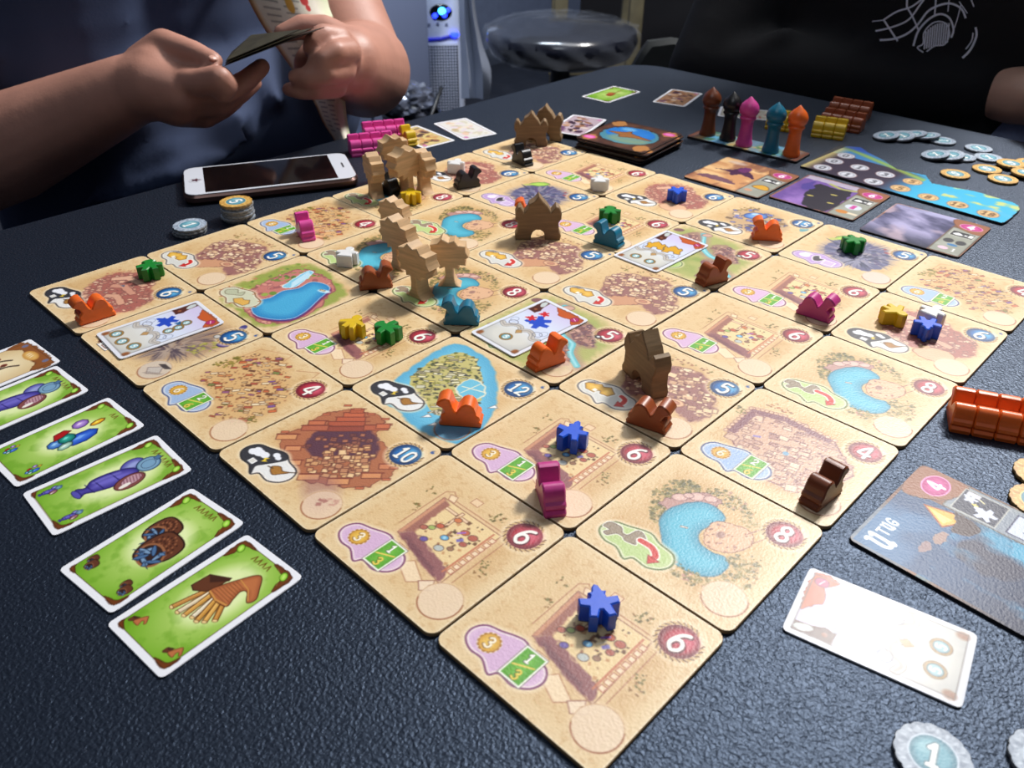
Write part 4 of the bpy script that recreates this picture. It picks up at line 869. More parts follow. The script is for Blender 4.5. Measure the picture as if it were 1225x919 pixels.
def bundle_art(k, x, y, s):
    q_ = lambda P: [(x + (px - .98) * s * 1.2, y + (py - .45) * s * 1.2) for px, py in P]
    lw = .012 * s + .002
    if s > .5:
        for (e, c, o) in (((.60, .69), (190, 134, 66), (1.00, .60)), ((.60, .58), (222, 206, 172), (1.00, .55)), ((.62, .49), (206, 154, 74), (1.00, .52)), ((.66, .40), (226, 214, 186), (1.02, .46)), ((.66, .32), (200, 146, 66), (1.03, .44)), ((.71, .25), (216, 166, 84), (1.04, .40)), ((.79, .18), (190, 132, 58), (1.05, .36))):
            A, B = np.array(q_([e])[0]), np.array(q_([o])[0]); d = B - A; L = np.hypot(*d); m = (A + B) / 2; r = math.atan2(d[1], d[0])
            k.bar(m[0], m[1], L, .072 * s, r, c, line=(96, 56, 24), lw=lw); k.bar(m[0] + .012 * math.sin(r), m[1] - .012 * math.cos(r) * -1, L * .9, .014 * s, r, tuple(min(255, v + 30) for v in c))
            k.ell(A[0], A[1], .022 * s, .036 * s, (238, 208, 146), r, line=(96, 56, 24), lw=.007 * s)
    k.poly(q_([(.88, .72), (.91, .80), (1.13, .78), (1.25, .55), (1.06, .56), (.96, .60)]), (98, 56, 36), line=(54, 30, 20), lw=lw)
    k.poly(q_([(1.13, .78), (1.25, .55), (1.21, .53), (1.06, .68)]), (66, 38, 28))
    P = smooth(q_([(.99, .58), (1.14, .54), (1.29, .47), (1.45, .38), (1.47, .30), (1.36, .19), (1.24, .09), (1.15, .13), (1.24, .25), (1.20, .31), (1.08, .28), (.98, .25), (.95, .40)]), 4)
    k.poly(P, (158, 88, 54), line=(84, 42, 22), lw=lw, grad=((186, 112, 68), .07 * s))
    if s > .5:
        for j in range(9): k.line(q_([(1.01 + .035 * j, .56 - .014 * j), (1.0 + .035 * j, .28 + .006 * j)]), .006, (112, 60, 34))
        k.line(q_([(.99, .57), (.96, .42), (.99, .27)]), .022, (206, 146, 76)); k.line(q_([(1.30, .45), (1.27, .27), (1.17, .14)]), .014, (206, 146, 76))
def gems_art(k, x, y, s):
    def gem(cx, cy, rx, ry, c1, c2, r=.2, n=8): k.ell(cx, cy, rx, ry, c1, r, n, line=tuple(int(v * .4) for v in c1), lw=.012 * s + .002, grad=(c2, min(rx, ry) * .8)); k.poly([(cx - rx * .5, cy + ry * .1), (cx, cy + ry * .5), (cx + rx * .3, cy + ry * .2), (cx - rx * .1, cy - .1 * ry)], tuple(min(255, v + 70) for v in c2), a=.7)
    gem(x + .12 * s, y - .13 * s, .26 * s, .13 * s, (20, 60, 170), (70, 120, 220), .1); gem(x - .22 * s, y - .02 * s, .12 * s, .10 * s, (40, 90, 170), (110, 160, 220)); gem(x - .04 * s, y + .0 * s, .13 * s, .11 * s, (14, 104, 96), (60, 170, 150)); gem(x - .14 * s, y - .16 * s, .12 * s, .07 * s, (110, 160, 140), (190, 220, 205))
    k.poly([(x - .20 * s, y + .06 * s), (x - .14 * s, y + .20 * s), (x + .02 * s, y + .22 * s), (x + .09 * s, y + .14 * s), (x - .06 * s, y + .08 * s)], (170, 26, 26), line=(80, 8, 10), lw=.012 * s + .002)
    gem(x + .26 * s, y + .20 * s, .13 * s, .10 * s, (120, 80, 170), (190, 160, 222)); gem(x + .46 * s, y + .06 * s, .12 * s, .055 * s, (190, 110, 20), (244, 200, 50), .1)
def glow(k, x, y, rx, ry): k.ell(x, y, rx, ry, (232, 242, 186), soft=.16, a=.8)
def c_bundle(n): k = green_base(n, 4); glow(k, .95, .47, .46, .3); bundle_art(k, .90, .47, .80); two_icons(k, lambda x, y, s: bundle_art(k, x - .06, y, .22)); return k
def c_fish(n): k = green_base(n, 5); glow(k, .9, .5, .36, .32); fish_art(k, .82, .47, .82); two_icons(k, lambda x, y, s: fish_art(k, x, y, .24)); return k
def c_jar(n): k = green_base(n, 6); glow(k, .95, .47, .5, .3); jar_art(k, .92, .45, .78); two_icons(k, lambda x, y, s: jar_art(k, x, y, .20)); return k
def c_gems(n): k = green_base(n, 2); glow(k, .9, .5, .4, .3); gems_art(k, .88, .50, .88); two_icons(k, lambda x, y, s: gems_art(k, x, y, .24)); return k
def c_sage(n):
    k = Ink(W_, 1, n, (236, 238, 244)); m = .078; X, Y = k.X, k.Y; R = (X > m) & (X < W_ - m) & (Y > m) & (Y < 1 - m)
    k.poly([(m, m), (W_ - m, m), (W_ - m, 1 - m), (m, 1 - m)], (206, 176, 124)); k.wash((240, 226, 188), np.clip(1.1 - np.hypot((X - .9) / .9, (Y - .5) / .5), 0, .9) * R)
    k.poly(smooth([(W_ - m, m), (W_ - .42, m), (W_ - .26, .24), (W_ - .30, .5), (W_ - .22, .75), (W_ - .40, 1 - m), (W_ - m, 1 - m)], 4), (140, 84, 40), ragged=.03, line=(90, 48, 24), lw=.01)
    k.ell(W_ - .22, .5, .10, .17, (190, 134, 60), grad=((220, 176, 100), .05)); k.ell(W_ - .14, .2, .05, .04, (110, 110, 140)); k.ell(W_ - .15, .84, .05, .04, (110, 110, 140))
    for q in range(3): k.line([(W_ - .25, .56 - .05 * q), (W_ - .19, .58 - .05 * q)], .012, (250, 244, 226))
    for y in (.42, .64): k.line(smooth([(.5, y), (.8, y + .02), (1.05, y + .03), (1.2, y - .06)], 5, False), .035, (52, 34, 30)); k.ell(1.06, y + .10, .05, .04, (120, 54, 36)); k.line([(.8, y + .02), (1.06, y + .09)], .02, (52, 34, 30))
    k.line([(.3, .5), (.6, .5), (.9, .45)], .05, (126, 52, 40)); k.rect(m, m, W_ - m, 1 - m, None, line=(84, 48, 24), lw=.008); return k
def small_coin(k, x, y, r):
    k.ell(x, y, r, r, (170, 130, 60), line=(104, 76, 40), lw=.008); k.ell(x, y, r * .72, r * .72, (96, 150, 164), line=(70, 90, 96), lw=.008, grad=((150, 196, 204), .03)); k.text('5', x, y, r * .9, (246, 248, 244), r * .2, math.pi / 2 * -1)
def whim_base(n, coins):
    k = Ink(W_, 1, n, (226, 229, 238)); m = .07; X, Y = k.X, k.Y; R = (X > m) & (X < W_ - m) & (Y > m) & (Y < 1 - m)
    k.poly([(m, m), (W_ - m, m), (W_ - m, 1 - m), (m, 1 - m)], (214, 222, 240)); k.wash((186, 186, 180), np.clip((.62 - X) * 4, 0, .9) * R); k.wash((206, 190, 226), np.clip((X - 1.0) * 1.6, 0, .7) * R)
    k.ell(.38, .5, .3, .4, (226, 224, 214), soft=.2, a=.7)
    for x, y in ((.1, .1), (.1, .9)): k.poly([(m, y - .05), (m + .1, y), (m, y + .05)], (150, 90, 50)); k.ell(x + .02, y, .06, .05, (150, 92, 52), soft=.04)
    for sg in (1, -1):                                                                # curled moustache scroll across the card
        P = smooth([(.62, .5), (.70, .5 + sg * .10), (.66, .5 + sg * .22), (.56, .5 + sg * .30), (.60, .5 + sg * .40)], 6, False)
        k.line(P, .10, (120, 116, 112)); k.line(P, .085, (206, 200, 192)); k.line(P, .03, (170, 164, 158))
        k.ell(.72, .5 + sg * .27, .07, .08, None, line=(110, 112, 130), lw=.012); k.ell(.80, .5 + sg * .33, .075, .06, None, line=(140, 150, 176), lw=.010)
    k.poly([(.50, .5), (.58, .56), (.64, .5), (.58, .44)], (190, 150, 96), line=(120, 100, 70), lw=.008)
    for x, y in coins: small_coin(k, x, y, .105)
    k.poly(smooth([(W_ - m, m), (W_ - .34, m), (W_ - .22, .22), (W_ - .26, .42), (W_ - .14, .56), (W_ - m, .60)], 4), (196, 92, 44), ragged=.02, line=(130, 50, 34), lw=.008)
    k.ell(W_ - .17, .16, .075, .065, (180, 54, 110), line=(120, 30, 60), lw=.01); k.text('/', W_ - .17, .16, .07, (250, 240, 246))
    k.poly([(W_ - m, 1 - m), (W_ - .46, 1 - m), (W_ - .48, .76), (W_ - .36, .74), (W_ - .24, .80), (W_ - m, .80)], (86, 44, 36), ragged=.02, rs=14); k.ell(W_ - .17, .86, .10, .05, (200, 208, 206), .3, ragged=.01); k.ell(W_ - .38, .84, .03, .03, (150, 90, 60))
    k.rect(m, m, W_ - m, 1 - m, None, line=(80, 70, 66), lw=.008); return k
def man(k, x, y, s, col, r):
    P = np.array(MEEPLES['blue']) / 9.0 * s; c, q = math.cos(r), math.sin(r); k.poly(np.stack([x + P[:, 0] * c - P[:, 1] * q, y + P[:, 0] * q + P[:, 1] * c], 1), col, ragged=.006)
def pal(k, x, y, s, r):
    P = (np.array(PALACE) - np.array([0, 14])) / 16.0 * s; c, q = math.cos(r), math.sin(r); k.poly(np.stack([x + P[:, 0] * c - P[:, 1] * q, y + P[:, 0] * q + P[:, 1] * c], 1), (222, 168, 52), line=(110, 84, 60), lw=.014)
def w_blue(n): k = whim_base(n, [(.24, .78), (.22, .50), (.30, .24)]); man(k, .98, .66, .19, (40, 76, 190), .4); man(k, 1.10, .46, .07, (30, 96, 150), .8); [small_coin(k, x, y, .085) for x, y in ((.88, .34), (1.04, .34), (1.20, .40))]; return k
def w_bluered(n): k = whim_base(n, [(.32, .52)]); man(k, 1.0, .50, .22, (44, 80, 196), .5); man(k, 1.02, .68, .10, (206, 44, 52), .5); man(k, 1.26, .62, .09, (206, 44, 52), .7); man(k, 1.16, .60, .04, (44, 80, 196), .5); return k
def w_pal(n): k = whim_base(n, [(.28, .68), (.28, .36)]); pal(k, .92, .70, .17, -1.2); pal(k, .98, .36, .17, -1.2); return k
def w_dimmed(n):
    k = whim_base(n, [(.28, .68), (.28, .36)]); k.c *= np.array([.90, .90, .90])  # ink colours darkened evenly to offset the lamp's glare on this card
    for q in range(40): k.bar(.80 + (q % 4) * .13, .26 + (q // 4) * .055, .075, .02, .3, (120, 126, 146), a=.8)
    return k
GC = 'green cards in the row beside the board'
card('bundle', [(190,815),(362,690),(300,640),(127,750)], 'green card with a bundle of wooden logs, nearest in its row', GC, fn=c_bundle, n=190)
card('fish', [(135,735),(293,630),(228,584),(72,682)], 'green card with two brown fish baskets', GC, fn=c_fish, n=170, z=.0002)
card('jar', [(61.6,644.7),(231.4,564),(189,520.5),(27.6,591.6)], 'green card with a purple jar, wholly in view between gems and fish cards', GC, fn=c_jar, n=160)
card('gems', [(19,587),(173.7,511),(129.5,476.6),(-18,541)], 'green card with coloured gems', GC, fn=c_gems, n=150)
A5 = at(107, 468.5, 0); B5 = at(65, 440.6, 0)
def from_right(pr, pt, a):                                       # a card known by its two right-hand corners
    p, q = at(*pr, 0), at(*pt, 0); m = (p + q) / 2; return (m[0] - CL/2 * math.cos(a) + .001, m[1] - CL/2 * math.sin(a), .0002), a
l5, a5 = from_right((107, 468.5), (65, 440.6), .06); card('jar', None, 'green card with a purple jar, cut by the frame, beyond the gems card', GC, loc=l5, angle=a5)
l6, a6 = from_right((69.4, 436.5), (37.5, 406), .07); card('sage', None, 'tan card with thin dark figures, farthest of its row', GC, fn=c_sage, n=110, loc=(l6[0], l6[1], .0002), angle=a6)
WG = 'white framed reward cards'
card('blue', [(142.6,432.3),(271,386.7),(238,360),(113,400.7)], 'white framed card with a blue meeple and five-coin icons, on the brown hut tile', WG, fn=w_blue, n=130, z=TH + .0003)
card('bluered', [(613,429.6),(705.7,384),(651.4,358.4),(564,397.3)], 'white framed card with blue and red meeple icons, on a ravine tile', WG, fn=w_bluered, n=130, z=TH + .0003)
card('pal', [(784,328),(850.6,294.6),(797,275.4),(732,306.4)], 'white framed card with two yellow palace icons, on a ravine tile', WG, fn=w_pal, n=120, z=TH + .0003)
card('dimmed', [(1172,762),(968,678),(933,755),(1150,850)], 'white framed card gleaming under the lamp on the bare table', WG, fn=w_dimmed, n=180)
def picture(n, seed, pal_, sky):
    k = Ink(W_, 1, n, (238, 240, 246)); m = .07; k.poly([(m, m), (W_ - m, m), (W_ - m, 1 - m), (m, 1 - m)], sky)
    rg = random.Random(seed)
    for q in range(46): k.ell(rg.uniform(.2, W_ - .2), rg.uniform(.18, .82), rg.uniform(.04, .16), rg.uniform(.03, .10), rg.choice(pal_), rg.uniform(0, 3), 12, ragged=.02, soft=.02, a=.85)
    k.rect(m, m, W_ - m, 1 - m, None, line=(90, 60, 50), lw=.014)
    for e in ([(0, 0), (W_, 0), (W_, m), (0, m)], [(0, 1 - m), (W_, 1 - m), (W_, 1), (0, 1)], [(0, 0), (m, 0), (m, 1), (0, 1)], [(W_ - m, 0), (W_, 0), (W_, 1), (W_ - m, 1)]): k.poly(e, (238, 240, 246))
    k.ell(W_ - .16, .16, .07, .06, (200, 120, 170)); return k
def p_green(n): k = green_base(n, 1); k.ell(.8, .5, .22, .12, (150, 70, 40), .2, ragged=.03); k.ell(.85, .55, .12, .08, (186, 96, 54), .2); k.line([(.95, .5), (1.35, .5)], .03, (140, 80, 40)); return k
VIO = [(70, 44, 66), (150, 100, 70), (196, 150, 110), (110, 70, 110), (48, 34, 44), (226, 206, 190)]
card('pgreen', [(726,125),(770,110),(734,103),(693.5,116)], 'small green card alone near the far table corner', None, fn=p_green, n=80)
card('pvio', [(819,131),(845,110.6),(803,106.5),(776,123)], 'white framed dark picture card left of the brown pawn', None, fn=lambda n: picture(n, 3, VIO, (170, 130, 100)), n=80)
for q in range(4):
    card('pvio2', [(681 + .6 * q, 165),(728.6 - .7 * q, 145 + .4 * (q % 2)),(689, 134),(664 + .5 * q, 159)], 'white framed card inside the small stack behind the palaces' if q < 3 else 'top picture card of the small stack behind the palaces', 'small stack of white framed cards' if q < 3 else None, fn=lambda n: picture(n, 8, VIO, (190, 170, 180)), n=80, z=.0002 + q * .0012)
card('pale', [(516,150),(555.6,170),(597,160.7),(556.6,139)], 'white card with pale coin and figure print, beyond the black camel', None, fn=lambda n: picture(n, 12, [(226, 190, 160), (206, 200, 176), (190, 170, 130), (220, 206, 214), (230, 220, 200)], (222, 220, 214)), n=90)
card('pbrown', [(459,159),(507,179),(548,169.5),(499,150)], 'white framed brown picture card partly behind the pink camels', None, fn=lambda n: picture(n, 15, [(90, 60, 50), (200, 150, 90), (220, 200, 120), (60, 40, 40), (150, 100, 70)], (210, 190, 130)), n=90)

# ---- large square cards
def big_base(n, art, strip=(150, 152, 140)):
    k = Ink(1, 1, n, (120, 78, 56)); X, Y = k.X, k.Y; k.wash((166, 112, 78), np.clip((fbm(X * 8, Y * 8, 4) - .4) * 2, 0, .8)); art(k)
    k.rect(.70, .02, .985, .74, strip, line=(90, 84, 76), lw=.01); k.wash((176, 180, 170), np.clip((fbm(X * 10, Y * 10, 3, 4) - .45) * 2, 0, .6) * ((X > .70) & (X < .985) & (Y > .02) & (Y < .74)))
    k.poly(smooth([(.66, .985), (.985, .985), (.985, .70), (.80, .72), (.68, .84)], 4), (150, 96, 66), ragged=.01, line=(96, 60, 44), lw=.008)
    return k
def plaque(k, st):
    k.ell(.845, .845, .115, .085, (228, 150, 196)); k.ell(.845, .845, .105, .075, (176, 40, 116), grad=((206, 80, 150), .05)); k.text(st, .845, .845, .10, (252, 244, 250), .022)
def icon_rows(k):
    k.rect(.73, .52, .955, .66, (44, 44, 48), line=(210, 208, 196), lw=.008); k.poly(smooth([(.75, .57), (.79, .62), (.83, .60), (.85, .57), (.80, .55)], 3), (240, 240, 240)); k.text('x', .875, .59, .05, (240, 240, 240), .012); k.rect(.90, .55, .945, .63, (232, 232, 226))
def a_sand(k):
    k.poly([(.02, .02), (.69, .02), (.69, .98), (.02, .98)], (206, 150, 100)); X, Y = k.X, k.Y; R = (X < .69)
    k.wash((236, 196, 140), np.clip((fbm(X * 4, Y * 9, 4, 2) - .45) * 4, 0, .9) * R); k.wash((120, 70, 56), np.clip((fbm(X * 7, Y * 3, 4, 9) - .55) * 4, 0, .6) * R)
    k.poly(smooth([(.10, .52), (.30, .62), (.36, .78), (.48, .70), (.66, .50), (.46, .54), (.38, .44), (.28, .54)], 4), (70, 30, 66), ragged=.02); k.ell(.42, .72, .07, .1, (106, 44, 100), ragged=.02)
    k.poly(smooth([(.05, .2), (.3, .32), (.6, .2), (.3, .16)], 4), (92, 56, 86), a=.8, ragged=.03); k.ell(.22, .88, .12, .05, (220, 206, 196), soft=.06, a=.7)
def a_dusk(k):
    k.poly([(.02, .02), (.69, .02), (.69, .98), (.02, .98)], (104, 74, 148)); X, Y = k.X, k.Y; R = X < .69
    k.wash((170, 130, 200), np.clip((fbm(X * 4, Y * 4, 4, 5) - .42) * 3, 0, .8) * R * np.clip(1.2 - Y, 0, 1)); k.poly([(.02, .86), (.69, .86), (.69, .98), (.02, .98)], (196, 190, 196), ragged=.02, a=.8)
    k.poly(smooth([(.20, .60), (.24, .80), (.40, .74), (.62, .80), (.68, .4), (.68, .05), (.40, .04), (.30, .3)], 4), (34, 28, 44), ragged=.04, rs=12)
    k.poly(smooth([(.10, .62), (.16, .84), (.20, .70), (.26, .60), (.18, .48)], 4), (76, 60, 140), ragged=.02); k.line(smooth([(.34, .86), (.5, .80), (.66, .84)], 5, False), .05, (176, 180, 90), .9, .02)
    for x, y in ((.33, .36), (.52, .56), (.60, .30)): k.ell(x, y, .04, .018, (190, 176, 90), .2, soft=.01)
def a_storm(k):
    k.poly([(.02, .02), (.69, .02), (.69, .98), (.02, .98)], (62, 62, 96)); X, Y = k.X, k.Y; R = X < .69
    k.wash((176, 170, 206), np.clip((fbm(X * 2.4 + Y * 1.6, Y * 3, 5, 7) - .42) * 4, 0, .95) * R); k.wash((34, 36, 58), np.clip(.75 - Y * 2.2 + X * .2, 0, .9) * R); k.wash((206, 180, 190), np.clip((fbm(X * 3, Y * 3, 4, 1) - .6) * 5, 0, .7) * R)
    k.poly([(.02, .90), (.69, .90), (.69, .98), (.02, .98)], (170, 170, 206), a=.6, ragged=.02)
def a_sea(k):
    k.poly([(.02, .02), (.69, .02), (.69, .98), (.02, .98)], (34, 74, 118)); X, Y = k.X, k.Y; R = X < .72
    k.wash((92, 146, 190), np.clip((fbm(X * 3, Y * 3, 4, 2) - .46) * 3, 0, .6) * R * np.clip(Y * 1.5 - .3, 0, 1)); k.wash((36, 44, 74), np.clip(1.15 - Y * 2.2 - X * .3, 0, .95) * R)
    k.poly(smooth([(.30, .46), (.42, .54), (.58, .50), (.68, .60), (.69, .24), (.50, .12), (.34, .24)], 4), (44, 46, 74), ragged=.05, rs=12, soft=.03)
    k.wash((70, 160, 196), np.clip((fbm(X * 5, Y * 3, 4, 6) - .55) * 5, 0, .9) * R * (Y < .6)); k.poly(smooth([(.44, .02), (.52, .20), (.62, .30), (.69, .30), (.69, .02)], 4), (74, 166, 200), a=.8, ragged=.04)
    k.poly([(.50, .66), (.62, .82), (.68, .62), (.60, .60)], (240, 178, 70), line=(150, 70, 40), lw=.012); k.poly([(.53, .67), (.61, .78), (.60, .64)], (250, 226, 130)); k.poly(smooth([(.50, .60), (.60, .62), (.69, .66), (.66, .50), (.56, .50)], 3), (60, 34, 36), ragged=.01)
    k.ell(.26, .66, .05, .03, (176, 130, 120), ragged=.02, a=.8); k.ell(.40, .62, .06, .035, (190, 140, 116), ragged=.02, a=.8)
def b_sand(n): k = big_base(n, a_sand); plaque(k, '6'); icon_rows(k); k.poly(smooth([(.75, .30), (.82, .40), (.92, .38), (.96, .28), (.84, .26)], 3), (214, 160, 50), line=(80, 60, 40), lw=.01); k.ell(.78, .16, .05, .04, (200, 150, 120)); return k
def b_dusk(n): k = big_base(n, a_dusk); plaque(k, '6'); icon_rows(k); k.ell(.84, .36, .09, .08, (206, 212, 222)); k.rect(.815, .30, .865, .42, (196, 70, 150)); k.ell(.80, .16, .07, .05, (200, 130, 60)); k.rect(.86, .14, .97, .19, (220, 206, 180)); return k
def b_storm(n): k = big_base(n, a_storm); plaque(k, '4'); icon_rows(k); k.ell(.78, .36, .05, .06, (60, 60, 64)); k.ell(.90, .36, .05, .06, (60, 60, 64)); k.ell(.85, .26, .05, .03, (60, 120, 170)); k.ell(.80, .14, .05, .04, (226, 190, 206)); k.text('1', .90, .14, .07, (240, 240, 240)); return k
def b_sea(n):
    k = big_base(n, a_sea, (136, 146, 158)); plaque(k, '4'); k.poly(smooth([(.68, .985), (.985, .985), (.985, .72)], 2), None)
    x0 = .72; k.rect(x0, .44, .96, .70, (52, 56, 76), line=(190, 190, 180), lw=.008)
    man(k, .80, .53, .075, (214, 220, 236), -.4); man(k, .88, .645, .045, (214, 220, 236), -.4); k.text('+', .84, .60, .045, (240, 220, 120), .012); k.text('/', .905, .585, .04, (240, 230, 180), .01); k.rect(.905, .60, .95, .68, (206, 206, 210))
    k.rect(.735, .10, .94, .38, (206, 214, 228), line=(60, 64, 96), lw=.01); man(k, .80, .26, .045, (50, 56, 96), 0); man(k, .88, .22, .045, (50, 56, 96), 0)
    for q, (ch, sz) in enumerate((('U', .135), ('T', .068), ('U', .068), ('G', .068))): k.text(ch, .115 + (.0 if q == 0 else .035 + q * .058), .86 if q == 0 else .885, sz, (250, 251, 253), sz * .2)
    return k
DG = 'large square cards laid out beyond the board'
cc = lambda x, y: (820 + x / 5.104, 90 + y / 5.104); dd = lambda x, y: (985 + x / 5.104, 130 + y / 5.104)
card('sand', [(820,215),(909,240),(955,211.5),(867,187)], 'large card with a purple figure over sand dunes', DG, fn=b_sand, n=120, square=True)
card('dusk', [cc(510,755), cc(1040,905), cc(1225,735), cc(760,610)], 'large card with a dark shape in violet dusk', DG, fn=b_dusk, n=130, square=True)
card('storm', [dd(260,760), dd(830,915), dd(1000,735), dd(420,575)], 'large card with pale storm clouds, nearest of three', DG, fn=b_storm, n=140, square=True)
TLu, TRu = at(1011, 649, 0), at(1103.5, 556, 0); au = math.atan2(TRu[1] - TLu[1], TRu[0] - TLu[0]); mu = (TLu + TRu) / 2 + np.array([math.sin(au), -math.cos(au), 0]) * DJ / 2
card('sea', None, 'large blue sea card titled UTUG lying near the table side', None, fn=b_sea, n=230, square=True, loc=(mu[0], mu[1], .0002), angle=au)
def b_back(n):
    k = Ink(1, 1, n, (96, 60, 44)); X, Y = k.X, k.Y; k.wash((60, 34, 28), np.clip((fbm(X * 9, Y * 9, 4, 3) - .4) * 2.4, 0, .9)); k.rect(.02, .02, .98, .98, None, line=(50, 30, 24), lw=.02)
    for x, y in ((.12, .14), (.88, .86), (.12, .86), (.88, .14)): k.poly(smooth([(x - .10, y), (x, y - .12), (x + .12, y), (x, y + .12)], 3), (176, 120, 66), ragged=.03)
    for x, y in ((.12, .14), (.88, .86)): k.ell(x, y, .085, .065, (206, 60, 150), grad=((230, 130, 190), .04))
    k.ell(.5, .5, .40, .36, (70, 130, 150), ragged=.03, rs=14, line=(54, 36, 30), lw=.02); k.ell(.47, .57, .34, .26, (30, 110, 190), ragged=.03, grad=((40, 120, 200), .1)); k.ell(.56, .36, .28, .16, (130, 150, 120), soft=.1, a=.8); k.ell(.36, .72, .10, .07, (130, 190, 226), soft=.06, a=.7)
    k.poly(smooth([(.18, .50), (.36, .58), (.44, .66), (.50, .58), (.84, .48), (.56, .44), (.42, .38), (.36, .46)], 4), (150, 96, 50), line=(80, 44, 28), lw=.012); return k
for q in range(9):
    rg = random.Random(q); top = q == 8
    P = [(693,169),(771.6,190.7),(813,160),(734.4,144.7)]
    l, a = place(P, .009); j = .0 if top else 1
    card('back', None, 'top brown card of the thick deck, a blue oval with a lamp on its back' if top else 'dark edged card inside the thick deck under the lamp card', None if top else 'thick deck of large cards', fn=b_back, n=110, square=True, loc=(l[0] + j * rg.uniform(-.003, .004), l[1] + j * rg.uniform(-.004, .002), .0002 + q * .00125), angle=a + j * rg.uniform(-.05, .05))
card('p_hid', None, 'picture card lying flat behind the black and pink pawns', None, fn=lambda n: picture(n, 21, [(200, 190, 180), (186, 90, 80), (70, 150, 120), (40, 90, 110), (120, 170, 60), (226, 220, 200)], (190, 186, 170)), n=80, loc=(*at(896, 137, 0)[:2], .0002), angle=-1.1)

# ================================================================== coins
def scallop(R, n=16, d=.045): return lambda a: R * (1 - d + d * np.abs(np.sin(a * n / 2)) ** .7)
CR = .0122
COIN_OUT = [(float(scallop(CR)(a)) * math.cos(a), float(scallop(CR)(a)) * math.sin(a)) for a in np.linspace(0, 2 * math.pi, 64, endpoint=False)]
COIN_BODY = prism(COIN_OUT, 0, .0019, .0002, 'coin_body', smooth_=50)
M_SILVEREDGE = mat('grey_card_coin_edge', (128, 132, 136), 0.7, 0.2, 900, 0.2); M_GOLDEDGE = mat('tan_card_coin_edge', (150, 124, 76), 0.7, 0.2, 900, 0.2)
def coin_ink(gold, n=64):
    S = CR * 2.04; k = Ink(1, 1, n, (214, 168, 84) if gold else (170, 182, 196)); X, Y = k.X, k.Y
    k.wash((170, 118, 44) if gold else (112, 126, 146), np.clip((fbm(X * 12, Y * 12, 3, 2) - .4) * 2.4, 0, .7)); 
    for j in range(20): a = j / 20 * 2 * math.pi; k.ell(.5 + .40 * math.cos(a), .5 + .40 * math.sin(a), .04, .02, (236, 206, 130) if gold else (206, 216, 228), a, 8, a=.7)
    k.ell(.5, .5, .315, .315, (240, 214, 140) if gold else (206, 218, 230)); k.ell(.5, .5, .29, .29, (60, 116, 136), grad=((104, 166, 182), .1)); k.ell(.42, .6, .15, .1, (170, 210, 216), .6, soft=.1, a=.6)
    k.text('5' if gold else '1', .5, .5, .34, (30, 70, 90), .095); k.text('5' if gold else '1', .5, .5, .34, (244, 248, 244), .07); return k
def coin_mesh(gold):
    k = coin_ink(gold); S = CR * 2.04; f = scallop(CR * .985 / S); return k.mesh('coin_print', 0, .00192, f, S)
COIN_ME = {True: coin_mesh(True), False: coin_mesh(False)}
def coin(gold, loc, rz, label, group=None, tilt=None):
    t = empty('coin', loc, rz, label, 'coin', group)
    if tilt: t.rotation_euler = (tilt[0], tilt[1], rz)
    obj('coin_body', COIN_BODY, M_GOLDEDGE if gold else M_SILVEREDGE, t).data = COIN_BODY if not gold else COIN_GOLD
    obj('printed_face', COIN_ME[gold], M_COINPRINT, t); return t
COIN_GOLD = COIN_BODY.copy(); COIN_BODY.materials.clear(); COIN_BODY.materials.append(M_SILVEREDGE); COIN_GOLD.materials.clear(); COIN_GOLD.materials.append(M_GOLDEDGE)
RDIR = -math.pi / 2 + .75
def stack(px, n, gold_top, lab_top, lab_in, group, seed):
    p = at(*px, 0); rg = random.Random(seed)
    for q in range(n):
        top = q == n - 1; g = gold_top and top
        coin(g, (p[0] + (0 if top else rg.uniform(-.0009, .0009)), p[1] + (0 if top else rg.uniform(-.0009, .0009)), .0001 + q * .00205), RDIR + (-.9 if top else rg.uniform(0, 1)), lab_top if top else lab_in, None if top else group)
stack((229, 278), 3, False, 'silver coin marked 1 on top of the low coin stack', 'silver coin inside the low coin stack beside the phone', 'low stack of silver coins', 1)
stack((286, 262), 7, True, 'gold coin marked 5 on top of the taller coin stack', 'grey edged coin inside the taller coin stack under the gold one', 'taller stack of coins', 2)
def leaning(row_):
    n = len(row_)
    for q, (x, y, l, g) in enumerate(row_):
        p = at(x, y, 0); e = at(*row_[min(q+1, n-1)][:2], 0) - at(*row_[min(q+1, n-1) - 1][:2], 0); e /= np.linalg.norm(e); th = 0.0 if q == n - 1 else .17
        M = Matrix.Rotation(th, 3, Vector((e[1], -e[0], 0))) @ Matrix.Rotation(RDIR + q * .3, 3, 'Z')
        t = coin(False, (p[0], p[1], .0003 + CR * math.sin(th)), 0, l, g); t.rotation_euler = M.to_euler()
GRP = 'silver coins overlapped by the camels'; LB = 'silver coin overlapped in the row of five by the camels'
leaning(((1059.5, 166.6, 'silver coin marked 1, foremost of the overlapped five by the camels', None), (1078, 167, LB, GRP), (1092, 165, LB, GRP), (1108, 167, LB, GRP), (1127, 170.5, 'last silver coin of the overlapped row, toward the table rim', None)))
leaning(((1118, 189.5, 'silver coin marked 1 lying over two others near the blue track', None), (1136, 190.5, 'silver coin overlapped between two others near the blue track', None), (1150, 190, 'undermost silver coin of three near the blue track', None)))
for x, y, l in ((1170, 179.5, 'silver coin lying single, closest to the table rim'), (1181.5, 190.5, 'silver coin lying single, touching the gold coins')):
    p = at(x, y, 0); coin(False, (p[0], p[1], .0002), RDIR, l)
